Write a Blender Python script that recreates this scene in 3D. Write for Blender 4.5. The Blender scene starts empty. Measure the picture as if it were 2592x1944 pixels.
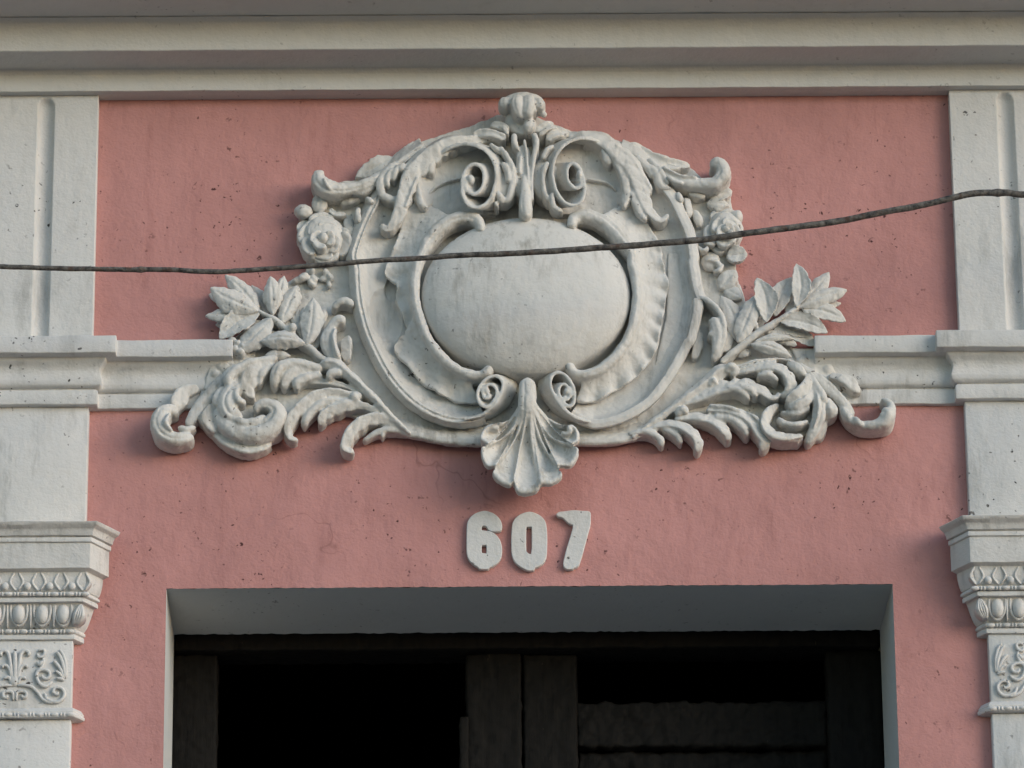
import bpy, bmesh, math, random
import numpy as np
from mathutils import Vector, Matrix

random.seed(7)
rng = np.random.default_rng(7)
lrng = np.random.default_rng(21)
S = bpy.context.scene
COL = S.collection

# ------------------------------------------------------------------ camera
PITCH, YAW, ROLL = math.radians(22.5), math.radians(0.3), math.radians(-0.48)
FPX, CU, CV, DIST = 13600.0, 1296.0, 972.0, 9.7
PPM = FPX / DIST                       # photograph pixels per metre at the facade
fw = np.array([math.sin(YAW) * math.cos(PITCH), math.cos(YAW) * math.cos(PITCH), math.sin(PITCH)])
rt = np.array([math.cos(YAW), -math.sin(YAW), 0.0])
up = np.cross(rt, fw)
RGT = rt * math.cos(ROLL) + up * math.sin(ROLL)
UPV = -rt * math.sin(ROLL) + up * math.cos(ROLL)
CAMZ = 1.65
CAM = np.array([0.0, 0.0, CAMZ + DIST * math.sin(PITCH)]) - DIST * fw
cd = bpy.data.cameras.new('camera')
cam = bpy.data.objects.new('camera', cd)
COL.objects.link(cam)
cd.sensor_width = 36.0
cd.lens = FPX / 2592.0 * 36.0
cd.clip_end = 2000
m = Matrix.Identity(4)
for i in range(3):
    m[i][0], m[i][1], m[i][2], m[i][3] = RGT[i], UPV[i], -fw[i], CAM[i]
cam.matrix_world = m
S.camera = cam

# ------------------------------------------------------------------ sky, sun, exposure
SUN_AZ, SUN_EL = math.radians(54), math.radians(11)   # from the facade normal towards the right
wd = bpy.data.worlds.new('World')
S.world = wd
wd.use_nodes = True
nt = wd.node_tree
sky = nt.nodes.new('ShaderNodeTexSky')
sky.sky_type = 'NISHITA'
sky.sun_disc = False
sky.sun_elevation = SUN_EL
sdir = Vector((math.sin(SUN_AZ) * math.cos(SUN_EL), -math.cos(SUN_AZ) * math.cos(SUN_EL), math.sin(SUN_EL)))
sky.sun_rotation = math.atan2(sdir.x, sdir.y)
sky.dust_density = 0.3
sky.ozone_density = 1.1
bg = nt.nodes['Background']
nt.links.new(sky.outputs[0], bg.inputs[0])
bg.inputs[1].default_value = 0.15
sl = bpy.data.lights.new('sun', 'SUN')
sl.energy = 1.15
sl.angle = math.radians(40)
sl.color = (1.0, 0.955, 0.935)
so = bpy.data.objects.new('sun', sl)
COL.objects.link(so)
so.rotation_euler = sdir.to_track_quat('Z', 'Y').to_euler()
S.view_settings.view_transform = 'Standard'
S.view_settings.look = 'None'
S.view_settings.gamma = 1
S.cycles.max_bounces = 5
S.cycles.diffuse_bounces = 4
S.cycles.glossy_bounces = 1
S.view_settings.exposure = 0.72

# ------------------------------------------------------------------ helpers: pixel of the photograph + depth -> wall frame (x, z, h)
def W(a):
    a = np.atleast_2d(np.asarray(a, float))
    h = a[:, 2] / PPM
    d = fw * FPX + np.outer(a[:, 0] - CU, RGT) - np.outer(a[:, 1] - CV, UPV)
    t = (-h - CAM[1]) / d[:, 1]
    p = CAM + d * t[:, None]
    return np.stack([p[:, 0], p[:, 2], h], 1)

def WX(u, v, d=0):
    return W([(u, v, d)])[0]

def crop(ox, oy, w, pw=2212.0):
    s = w / pw
    def f(pts):
        return [tuple([ox + p[0] * s, oy + p[1] * s] + ([p[2]] if len(p) > 2 else []) + ([p[3] * s] if len(p) > 3 else [])) for p in pts]
    f.s = s
    return f

K1, K2, K3 = crop(0, 0, 900), crop(846, 0, 900), crop(1692, 0, 900)
K4, K5, K6 = crop(0, 635, 900), crop(846, 635, 900), crop(1692, 635, 900)
K7, K8, K9 = crop(0, 1269, 900), crop(846, 1269, 900), crop(1692, 1269, 900)
Z1, Z2, Z3, Z4 = crop(740, 220, 400), crop(1100, 200, 480), crop(1540, 360, 400), crop(500, 660, 400)
Z5, Z6, Z7 = crop(360, 860, 400), crop(740, 860, 400), crop(1140, 900, 400, 1843)
Z8, Z9, Z10 = crop(1500, 860, 400), crop(1880, 860, 400), crop(1740, 640, 440)
Z11, Z12 = crop(720, 480, 400), crop(880, 660, 400)
Z13, Z14, Z15 = crop(0, 1300, 320), crop(0, 1520, 320, 1252), crop(2340, 1280, 252, 630)
ZN = crop(1000, 1260, 560)
ZR = crop(1720, 460, 240, 1327)
ZL = crop(720, 400, 240)

def cr(P, n):
    """Catmull-Rom through the rows of P, resampled to n rows evenly along its length."""
    P = np.asarray(P, float)
    if len(P) == 2:
        t = np.linspace(0, 1, n)[:, None]
        return P[0] * (1 - t) + P[1] * t
    Q = np.vstack([2 * P[0] - P[1], P, 2 * P[-1] - P[-2]])
    out = []
    for i in range(1, len(Q) - 2):
        t = np.linspace(0, 1, 16, endpoint=False)[:, None]
        a, b, c, d = Q[i - 1], Q[i], Q[i + 1], Q[i + 2]
        out.append(0.5 * (2 * b + (c - a) * t + (2 * a - 5 * b + 4 * c - d) * t ** 2 + (3 * b - a - 3 * c + d) * t ** 3))
    out.append(P[-1:])
    D = np.vstack(out)
    L = np.concatenate([[0], np.cumsum(np.linalg.norm(np.diff(D[:, :2], axis=0), axis=1) + 1e-9)])
    s = np.linspace(0, L[-1], n)
    return np.stack([np.interp(s, L, D[:, k]) for k in range(D.shape[1])], 1)

def grid_solid(top, bottom):
    """closed solid from two (n, m, 3) grids in wall frame (x, z, h)"""
    n, m_ = top.shape[:2]
    V = np.vstack([top.reshape(-1, 3), bottom.reshape(-1, 3)])
    N = n * m_
    F = []
    for i in range(n - 1):
        for j in range(m_ - 1):
            a, b, c, d = i * m_ + j, i * m_ + j + 1, (i + 1) * m_ + j + 1, (i + 1) * m_ + j
            F.append((a, b, c, d))
            F.append((N + d, N + c, N + b, N + a))
    ring = [j for j in range(m_)] + [i * m_ + m_ - 1 for i in range(1, n)] + [(n - 1) * m_ + j for j in range(m_ - 2, -1, -1)] + [i * m_ for i in range(n - 2, 0, -1)]
    for k in range(len(ring)):
        a, b = ring[k], ring[(k + 1) % len(ring)]
        F.append((b, a, N + a, N + b))
    return V, F

def lobe(pts, base=18, prof='round', m_=8, flat=0.9, thick=None):
    """swept rib or leaf finger: rows (u, v, depth, half width) in photograph pixels"""
    P = np.asarray(pts, float)
    w3 = W(P[:, :3])
    Q = np.column_stack([w3, P[:, 3] / PPM])
    Q = Q[:, [0, 1, 2, 3]]
    L = np.sum(np.linalg.norm(np.diff(Q[:, :2], axis=0), axis=1))
    n = int(max(10, min(70, L / 0.0026)))
    C = cr(Q, n)
    T = np.gradient(C[:, :2], axis=0)
    T /= np.linalg.norm(T, axis=1)[:, None] + 1e-12
    N = np.stack([-T[:, 1], T[:, 0]], 1)
    w = np.maximum(C[:, 3], 0.0006)
    s = np.concatenate([[0], np.cumsum(np.linalg.norm(np.diff(C[:, :2], axis=0), axis=1))])
    cap = np.ones(n)
    for e, dd in ((0, s), (-1, s[-1] - s)):
        cl = max(w[e] * (1.0 if e == 0 else 1.5), 0.002)
        x = np.clip(dd / cl, 0, 1)
        cap = np.minimum(cap, np.sqrt(np.clip(1 - (1 - x) ** 2, 0.0, 1)))
    cap = np.maximum(cap, 0.12)
    b = base / PPM
    ph0 = lrng.random()
    gq = 0.45 * (1 if lrng.random() > 0.5 else -1) * (0.5 + 0.5 * lrng.random())
    ss = np.linspace(-1, 1, 2 * m_ + 1)
    top = np.zeros((n, len(ss), 3))
    hh = np.minimum(w * flat, np.maximum(C[:, 2] - b, 0.001))
    for j, q in enumerate(ss):
        if prof == 'round':
            f = 1 - math.sqrt(max(0, 1 - q * q))
        elif prof == 'ridge':
            f = abs(q) ** 1.15
        elif prof == 'gutter':
            f = 1 - math.sqrt(max(0, 1 - q * q)) + 0.75 * (1 - min(1, abs(q) / 0.72) ** 2) ** 1.2
        elif prof == 'half':                     # steep on one side, sloping on the other
            f = ((q + 1) / 2) ** 1.6 if q > -0.8 else 0.03 + (abs(q) - 0.8) * 1.5
        top[:, j, 0] = C[:, 0] + N[:, 0] * w * q * cap
        top[:, j, 1] = C[:, 1] + N[:, 1] * w * q * cap
        fl = np.clip((w * PPM - 7.0) / 8.0, 0, 1)
        if prof == 'half':
            f = f + fl * 0.16 * (1 - np.abs(np.sin(np.pi * (s * PPM / 37.0 - 0.6 * q + ph0 + 0.25 * np.sin(s * PPM / 23))))) ** 1.5 * (1 - max(0, -q) ** 2)
        elif prof == 'round':
            f = f + fl * (0.30 * np.exp(-((q - gq) / 0.11) ** 2)) * np.clip(np.sin(np.pi * s / s[-1]) * 1.6, 0, 1)
        top[:, j, 2] = C[:, 2] - hh * f - hh * (1 - cap) * 0.8
        if prof == 'half' and q > 0:
            sc = 1 + fl * (0.10 - 0.34 * (1 - np.abs(np.sin(np.pi * (s * PPM / 37.0 - 0.6 * q + ph0 + 0.25 * np.sin(s * PPM / 23))))) ** 1.3) * q
            top[:, j, 0] = C[:, 0] + N[:, 0] * w * q * cap * sc
            top[:, j, 1] = C[:, 1] + N[:, 1] * w * q * cap * sc
    bot = top.copy()
    if thick is None:
        bot[:, :, 2] = b
    else:
        bot[:, :, 2] = np.minimum(top[:, :, 2] - 0.0012, C[:, 2][:, None] - thick / PPM - hh[:, None] * 0.4)
    return grid_solid(top, bot)

def leaf(base, tip, width, d0, d1, bend=0.0, cup=0.0, thick=9, rib=1.0, n=34, m_=9, belly=0.45):
    """laurel leaf: base and tip pixels, full width in pixels, depth at base and tip"""
    b, t = WX(*base, d0), WX(*tip, d1)
    ax = t[:2] - b[:2]
    L = np.linalg.norm(ax)
    ax /= L
    nn = np.array([-ax[1], ax[0]])
    tt = np.linspace(0, 1, n)
    k = math.log(0.5) / math.log(belly)
    wv = np.sin(np.pi * np.clip(tt, 0, 1) ** k) ** 0.72 * width * 1.16 / PPM / 2
    wv = np.maximum(wv, 0.0011)
    ss = np.linspace(-1, 1, 2 * m_ + 1)
    top = np.zeros((n, len(ss), 3))
    cen = b[:2] + np.outer(tt * L, ax) + np.outer(bend * L * np.sin(np.pi * tt), nn)
    dc = (d0 * (1 - tt) + d1 * tt + 6 * np.sin(np.pi * tt)) / PPM
    ph = random.random() * 6
    for j, q in enumerate(ss):
        wob = 1 + (0.06 * np.sin(9 * tt + ph + q * 3) + 0.05 * np.sin(34 * tt + ph * 2 + q)) * abs(q)
        top[:, j, :2] = cen + (nn[None, :] * (wv * q * wob)[:, None])
        top[:, j, 2] = dc + cup * wv * (q * q - 0.4) - rib * 0.0034 * math.exp(-(q / 0.12) ** 2) * np.sin(np.pi * tt) + rib * 0.0016 * (1 - abs(q)) * 1.2
    bot = top.copy()
    bot[:, :, 2] -= thick / PPM
    return grid_solid(top, bot)

def band(path, prof, base=16, n=110, t0=0, t1=1, inward=1, taper=None):
    """moulding along a pixel path; prof = (offset towards the inside, depth)"""
    P = np.asarray(path, float)
    C = cr(P[:, :2], n)
    T = np.gradient(C, axis=0)
    T /= np.linalg.norm(T, axis=1)[:, None]
    N = np.stack([-T[:, 1], T[:, 0]], 1) * inward
    offs = np.array([p[0] for p in prof])
    deps = np.array([p[1] for p in prof])
    top = np.zeros((n, len(prof), 3))
    for j in range(len(prof)):
        k = np.ones(n) if taper is None else np.interp(np.linspace(0, 1, n), taper[0], taper[1])
        top[:, j] = W(np.column_stack([C + N * offs[j] * k[:, None], np.full(n, deps[j])]))
    bot = top.copy()
    bot[:, :, 2] = base / PPM
    return grid_solid(top, bot)

def loft(curves, base=None, thick=None, n=80, m_=None, wave=None):
    """surface through pixel curves (u, v, depth)"""
    Cs = np.stack([cr(W(c), n) for c in curves], 1)
    if m_:
        Cs = np.stack([cr_free(Cs[i], m_) for i in range(n)], 0)
    if wave is not None:
        Cs[:, :, 2] += wave(np.linspace(0, 1, n)[:, None], np.linspace(0, 1, Cs.shape[1])[None, :]) / PPM
    bot = Cs.copy()
    if base is not None:
        bot[:, :, 2] = base / PPM
    else:
        bot[:, :, 2] -= thick / PPM
    return grid_solid(Cs, bot)

def cr_free(P, m_):
    k = len(P)
    Q = np.vstack([2 * P[0] - P[1], P, 2 * P[-1] - P[-2]])
    out = []
    for x in np.linspace(0, k - 1, m_):
        i = min(int(x), k - 2)
        t = x - i
        a, b, c, d = Q[i], Q[i + 1], Q[i + 2], Q[i + 3]
        out.append(0.5 * (2 * b + (c - a) * t + (2 * a - 5 * b + 4 * c - d) * t ** 2 + (3 * b - a - 3 * c + d) * t ** 3))
    return np.array(out)

def ribbon(path, axis, thick=6.0, d=105, n=120):
    """rolled strip: front edge along a pixel path (u, v[, depth]); axis = (du, dv, dd) to its back edge"""
    P = np.asarray([p if len(p) > 2 else (p[0], p[1], d) for p in path], float)
    C = cr(P, n)
    T = np.gradient(C[:, :2], axis=0)
    T /= np.linalg.norm(T, axis=1)[:, None] + 1e-9
    N = np.stack([-T[:, 1], T[:, 0]], 1) * thick / 2
    z = np.zeros(n)
    A = np.array(axis, float)
    rings = []
    for off, ax in ((1, 0), (-1, 0), (-1, 1), (1, 1)):
        q = np.column_stack([C[:, :2] + N * off, C[:, 2]]) + A * ax
        rings.append(W(q))
    V = np.stack(rings, 1).reshape(-1, 3)
    F = []
    for i in range(n - 1):
        for k in range(4):
            a, b = i * 4 + k, i * 4 + (k + 1) % 4
            F.append((a, b, b + 4, a + 4))
    F.append((3, 2, 1, 0))
    e = (n - 1) * 4
    F.append((e, e + 1, e + 2, e + 3))
    return V, F

def blob(u, v, d, rx, ry, rd, rot=0.0, n=14):
    c = WX(u, v, d)
    V, F = [], []
    for i in range(n + 1):
        th = math.pi * i / n
        for j in range(2 * n):
            ph = math.pi * j / n
            x, y, z = math.sin(th) * math.cos(ph) * rx, math.sin(th) * math.sin(ph) * ry, math.cos(th) * rd
            x, y = x * math.cos(rot) - y * math.sin(rot), x * math.sin(rot) + y * math.cos(rot)
            V.append((c[0] + x / PPM, c[1] + y / PPM, c[2] + z / PPM))
    for i in range(n):
        for j in range(2 * n):
            a, b = i * 2 * n + j, i * 2 * n + (j + 1) % (2 * n)
            F.append((a, a + 2 * n, b + 2 * n, b))
    return np.array(V), F

def plate(poly, d, base=2):
    w3 = W([(p[0], p[1], d) for p in poly])
    n = len(poly)
    b = w3.copy()
    b[:, 2] = base / PPM
    V = np.vstack([w3, b])
    F = [tuple(range(n)), tuple(range(2 * n - 1, n - 1, -1))]
    for i in range(n):
        j = (i + 1) % n
        F.append((j, i, n + i, n + j))
    return V, F

# ------------------------------------------------------------------ materials
def new_mat(name):
    mt = bpy.data.materials.new(name)
    mt.use_nodes = True
    t = mt.node_tree
    b = t.nodes['Principled BSDF']
    return mt, t, b

def nd(t, kind, **kw):
    n = t.nodes.new(kind)
    for k, v in kw.items():
        if k in n.inputs.keys():
            n.inputs[k].default_value = v
        else:
            setattr(n, k, v)
    return n

def ramp(t, src, p0, p1, c0=(0, 0, 0, 1), c1=(1, 1, 1, 1)):
    r = t.nodes.new('ShaderNodeValToRGB')
    r.color_ramp.elements[0].position, r.color_ramp.elements[1].position = p0, p1
    r.color_ramp.elements[0].color, r.color_ramp.elements[1].color = c0, c1
    t.links.new(src, r.inputs[0])
    return r.outputs[0]

def mixc(t, fac, a, b, mode='MIX'):
    n = t.nodes.new('ShaderNodeMix')
    n.data_type = 'RGBA'
    n.blend_type = mode
    for sock, v in ((n.inputs[0], fac), (n.inputs[6], a), (n.inputs[7], b)):
        if isinstance(v, (int, float)):
            sock.default_value = v
        elif isinstance(v, tuple):
            sock.default_value = v if len(v) == 4 else (*v, 1)
        else:
            t.links.new(v, sock)
    return n.outputs[2]

def mul(t, a, b, op='MULTIPLY'):
    n = t.nodes.new('ShaderNodeMath')
    n.operation = op
    for i, v in enumerate((a, b)):
        if isinstance(v, (int, float)):
            n.inputs[i].default_value = v
        else:
            t.links.new(v, n.inputs[i])
    return n.outputs[0]

def paint(name, base, alt, speck, speck_amt=0.5, grain=1.0, stain=(0.3, 0.3, 0.28), stain_amt=0.25, rough=0.62, blotch=0.5, crack=None):
    mt, t, b = new_mat(name)
    geo = t.nodes.new('ShaderNodeNewGeometry')
    pos = geo.outputs['Position']
    warp = nd(t, 'ShaderNodeTexNoise', Scale=60.0, Detail=1.0)
    t.links.new(pos, warp.inputs['Vector'])
    wv = nd(t, 'ShaderNodeVectorMath', operation='MULTIPLY_ADD')
    t.links.new(warp.outputs['Color'], wv.inputs[0])
    wv.inputs[1].default_value = (0.022, 0.022, 0.022)
    t.links.new(pos, wv.inputs[2])
    n1 = nd(t, 'ShaderNodeTexNoise', Scale=2.6, Detail=4.0, Roughness=0.6)
    t.links.new(pos, n1.inputs['Vector'])
    col = mixc(t, mul(t, ramp(t, n1.outputs['Fac'], 0.35, 0.7), blotch), base, alt)
    n2 = nd(t, 'ShaderNodeTexNoise', Scale=38.0, Detail=2.0, Roughness=0.65)
    t.links.new(pos, n2.inputs['Vector'])
    col = mixc(t, mul(t, ramp(t, n2.outputs['Fac'], 0.42, 0.72), 0.16), col, tuple(c * 0.86 for c in base))
    # grime in streaks
    mp = nd(t, 'ShaderNodeMapping')
    mp.inputs['Scale'].default_value = (1.0, 1.0, 0.22)
    t.links.new(pos, mp.inputs['Vector'])
    n3 = nd(t, 'ShaderNodeTexNoise', Scale=34.0, Detail=4.0, Roughness=0.72)
    t.links.new(mp.outputs[0], n3.inputs['Vector'])
    nm = nd(t, 'ShaderNodeTexNoise', Scale=7.0, Detail=1.0)
    t.links.new(pos, nm.inputs['Vector'])
    col = mixc(t, mul(t, mul(t, ramp(t, n3.outputs['Fac'], 0.50, 0.72), ramp(t, nm.outputs['Fac'], 0.35, 0.65)), stain_amt), col, stain)
    # dark specks and flaked spots
    facs = []
    for sc, keep, r0, seed in ((34.0, 0.72, 0.17, 0.0), (95.0, 0.80, 0.27, 3.7), (15.0, 0.80, 0.10, 9.1)):
        off = nd(t, 'ShaderNodeVectorMath', operation='ADD')
        t.links.new(wv.outputs[0], off.inputs[0])
        off.inputs[1].default_value = (seed, seed * 1.3, seed * 0.7)
        v = nd(t, 'ShaderNodeTexVoronoi', Scale=sc, Randomness=1.0)
        t.links.new(off.outputs[0], v.inputs['Vector'])
        spot = ramp(t, v.outputs['Distance'], r0 * 0.7, r0, (1, 1, 1, 1), (0, 0, 0, 1))
        sep = nd(t, 'ShaderNodeSeparateColor')
        t.links.new(v.outputs['Color'], sep.inputs[0])
        pick = ramp(t, sep.outputs[0], keep, keep + 0.04)
        facs.append(mul(t, spot, pick))
    patch = nd(t, 'ShaderNodeTexNoise', Scale=5.0, Detail=1.0)
    t.links.new(pos, patch.inputs['Vector'])
    pm = ramp(t, patch.outputs['Fac'], 0.38, 0.62)
    sp = mul(t, mul(t, facs[0], facs[1], 'MAXIMUM'), facs[2], 'MAXIMUM')
    tex = nd(t, 'ShaderNodeTexNoise', Scale=220.0, Detail=0.0)
    t.links.new(pos, tex.inputs['Vector'])
    sp = mul(t, mul(t, sp, pm), ramp(t, tex.outputs['Fac'], 0.40, 0.56))
    col = mixc(t, mul(t, sp, speck_amt), col, speck)
    if crack:
        big = nd(t, 'ShaderNodeTexNoise', Scale=3.5, Detail=4.0, Roughness=0.6)
        t.links.new(pos, big.inputs['Vector'])
        cw = nd(t, 'ShaderNodeVectorMath', operation='MULTIPLY_ADD')
        t.links.new(big.outputs['Color'], cw.inputs[0])
        cw.inputs[1].default_value = (0.55, 0.55, 0.55)
        t.links.new(pos, cw.inputs[2])
        ve = nd(t, 'ShaderNodeTexVoronoi', Scale=1.7)
        ve.feature = 'DISTANCE_TO_EDGE'
        t.links.new(cw.outputs[0], ve.inputs['Vector'])
        line = ramp(t, ve.outputs['Distance'], 0.0015, 0.0045, (1, 1, 1, 1), (0, 0, 0, 1))
        col = mixc(t, mul(t, mul(t, line, ramp(t, nm.outputs['Fac'], 0.48, 0.62)), 0.55), col, crack)
    t.links.new(col, b.inputs['Base Color'])
    b.inputs['Roughness'].default_value = rough
    b.inputs['Specular IOR Level'].default_value = 0.3
    # relief of the brushed paint
    g1 = nd(t, 'ShaderNodeTexNoise', Scale=190.0, Detail=1.5, Roughness=0.6)
    g2 = nd(t, 'ShaderNodeTexNoise', Scale=46.0, Detail=1.5)
    t.links.new(pos, g1.inputs['Vector'])
    t.links.new(pos, g2.inputs['Vector'])
    h = mul(t, mul(t, g1.outputs['Fac'], 0.0011 * grain), mul(t, g2.outputs['Fac'], 0.0022 * grain), 'ADD')
    g3 = nd(t, 'ShaderNodeTexNoise', Scale=11.0, Detail=0.0)
    t.links.new(pos, g3.inputs['Vector'])
    h = mul(t, h, mul(t, g3.outputs['Fac'], 0.006 * grain), 'ADD')
    bp = nd(t, 'ShaderNodeBump', Strength=0.75, Distance=1.0)
    t.links.new(h, bp.inputs['Height'])
    t.links.new(bp.outputs[0], b.inputs['Normal'])
    return mt

M_WHITE = paint('white_limewash', (0.62, 0.61, 0.595), (0.58, 0.57, 0.545), (0.03, 0.026, 0.024), 1.0, 1.0, stain=(0.24, 0.24, 0.225), stain_amt=0.6)
M_STUCCO = paint('white_stucco_ornament', (0.625, 0.612, 0.585), (0.585, 0.565, 0.515), (0.06, 0.05, 0.045), 0.8, 0.8, stain=(0.22, 0.205, 0.17), stain_amt=0.8)
M_GRIMY = paint('grimy_stucco_frame', (0.62, 0.607, 0.58), (0.57, 0.55, 0.50), (0.05, 0.042, 0.038), 0.9, 0.8, stain=(0.17, 0.16, 0.14), stain_amt=0.85)
M_CORN = paint('cream_white_cornice', (0.60, 0.59, 0.565), (0.57, 0.555, 0.515), (0.05, 0.045, 0.04), 0.5, 0.9, stain=(0.40, 0.39, 0.34), stain_amt=0.25)
M_PINK = paint('pink_facade_paint', (0.53, 0.256, 0.236), (0.44, 0.207, 0.189), (0.07, 0.02, 0.018), 1.0, 1.25, stain=(0.30, 0.125, 0.115), stain_amt=0.5, blotch=1.0, crack=(0.22, 0.085, 0.075))
M_REVEAL = paint('white_reveal_paint', (0.60, 0.615, 0.61), (0.55, 0.56, 0.555), (0.08, 0.08, 0.08), 0.6, 0.7, stain=(0.35, 0.36, 0.36), stain_amt=0.0)

def mat_wood():
    mt, t, b = new_mat('weathered_black_wood')
    geo = t.nodes.new('ShaderNodeNewGeometry')
    mp = nd(t, 'ShaderNodeMapping')
    mp.inputs['Scale'].default_value = (9.0, 9.0, 0.9)
    t.links.new(geo.outputs['Position'], mp.inputs['Vector'])
    n = nd(t, 'ShaderNodeTexNoise', Scale=9.0, Detail=8.0, Roughness=0.7)
    t.links.new(mp.outputs[0], n.inputs['Vector'])
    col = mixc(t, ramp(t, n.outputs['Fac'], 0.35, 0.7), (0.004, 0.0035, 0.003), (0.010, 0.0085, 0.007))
    n2 = nd(t, 'ShaderNodeTexNoise', Scale=16.0, Detail=6.0, Roughness=0.75)
    t.links.new(mp.outputs[0], n2.inputs['Vector'])
    col = mixc(t, ramp(t, n2.outputs['Fac'], 0.68, 0.73), col, (0.12, 0.085, 0.06))
    t.links.new(col, b.inputs['Base Color'])
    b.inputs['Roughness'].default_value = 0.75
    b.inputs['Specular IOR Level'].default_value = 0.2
    bp = nd(t, 'ShaderNodeBump', Strength=0.6, Distance=0.004)
    t.links.new(n.outputs['Fac'], bp.inputs['Height'])
    t.links.new(bp.outputs[0], b.inputs['Normal'])
    return mt

def mat_cable():
    mt, t, b = new_mat('rusty_grey_cable')
    geo = t.nodes.new('ShaderNodeNewGeometry')
    n = nd(t, 'ShaderNodeTexNoise', Scale=70.0, Detail=8.0, Roughness=0.7)
    t.links.new(geo.outputs['Position'], n.inputs['Vector'])
    col = mixc(t, ramp(t, n.outputs['Fac'], 0.36, 0.66), (0.02, 0.019, 0.02), (0.19, 0.175, 0.155))
    n2 = nd(t, 'ShaderNodeTexNoise', Scale=45.0, Detail=4.0)
    t.links.new(geo.outputs['Position'], n2.inputs['Vector'])
    col = mixc(t, mul(t, ramp(t, n2.outputs['Fac'], 0.58, 0.66), 0.6), col, (0.085, 0.04, 0.024))
    t.links.new(col, b.inputs['Base Color'])
    b.inputs['Roughness'].default_value = 0.85
    bp = nd(t, 'ShaderNodeBump', Strength=0.9, Distance=0.004)
    t.links.new(n.outputs['Fac'], bp.inputs['Height'])
    t.links.new(bp.outputs[0], b.inputs['Normal'])
    return mt

def mat_plain(name, c, c2, scale, rough=0.85):
    mt, t, b = new_mat(name)
    geo = t.nodes.new('ShaderNodeNewGeometry')
    n = nd(t, 'ShaderNodeTexNoise', Scale=scale, Detail=6.0)
    t.links.new(geo.outputs['Position'], n.inputs['Vector'])
    t.links.new(mixc(t, n.outputs['Fac'], c, c2), b.inputs['Base Color'])
    b.inputs['Roughness'].default_value = rough
    bp = nd(t, 'ShaderNodeBump', Strength=0.4, Distance=0.01)
    t.links.new(n.outputs['Fac'], bp.inputs['Height'])
    t.links.new(bp.outputs[0], b.inputs['Normal'])
    return mt

M_WOOD, M_CABLE = mat_wood(), mat_cable()
M_RAW = mat_plain('bare_worn_wood', (0.16, 0.115, 0.075), (0.08, 0.055, 0.04), 60.0)
M_DARK = mat_plain('darkened_interior', (0.02, 0.019, 0.018), (0.035, 0.033, 0.03), 4.0)  # near-black walls: shade of the unlit room put into the colour
M_ASPHALT = mat_plain('asphalt', (0.05, 0.05, 0.05), (0.075, 0.073, 0.07), 60.0)
M_PAVE = mat_plain('pale_pavement', (0.34, 0.33, 0.31), (0.26, 0.255, 0.24), 14.0)
M_ROOF = mat_plain('roof_screed', (0.22, 0.21, 0.20), (0.28, 0.27, 0.25), 9.0)

# ------------------------------------------------------------------ object helpers
def tag(o, label, cat, group=None):
    o['label'], o['category'] = label, cat
    if group:
        o['group'] = group
    return o

def empty(name, loc):
    o = bpy.data.objects.new(name, None)
    COL.objects.link(o)
    o.location = loc
    o.empty_display_size = 0.1
    return o

def origin(o):
    v = Vector((0, 0, 0))
    while o is not None:
        v += o.location
        o = o.parent
    return v

def mesh_obj(name, verts, faces, mat, parent=None, smooth=False):
    """verts are world (x, y, z)"""
    me = bpy.data.meshes.new(name)
    off = origin(parent) if parent else Vector((0, 0, 0))
    me.from_pydata([(v[0] - off.x, v[1] - off.y, v[2] - off.z) for v in verts], [], faces)
    me.materials.append(mat)
    if smooth:
        me.polygons.foreach_set('use_smooth', [True] * len(me.polygons))
    o = bpy.data.objects.new(name, me)
    COL.objects.link(o)
    if parent:
        o.parent = parent
    return o

def bake(o):
    dg = bpy.context.evaluated_depsgraph_get()
    me = bpy.data.meshes.new_from_object(o.evaluated_get(dg))
    old = o.data
    o.modifiers.clear()
    o.data = me
    nm = old.name
    bpy.data.meshes.remove(old)
    me.name = nm
    return o

CLOUD = bpy.data.textures.new('hand_worked', 'CLOUDS')
CLOUD.noise_scale = 0.024
CLOUD.noise_depth = 3
FINE = bpy.data.textures.new('brush_ridges', 'CLOUDS')
FINE.noise_scale = 0.0075
FINE.noise_depth = 2

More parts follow.
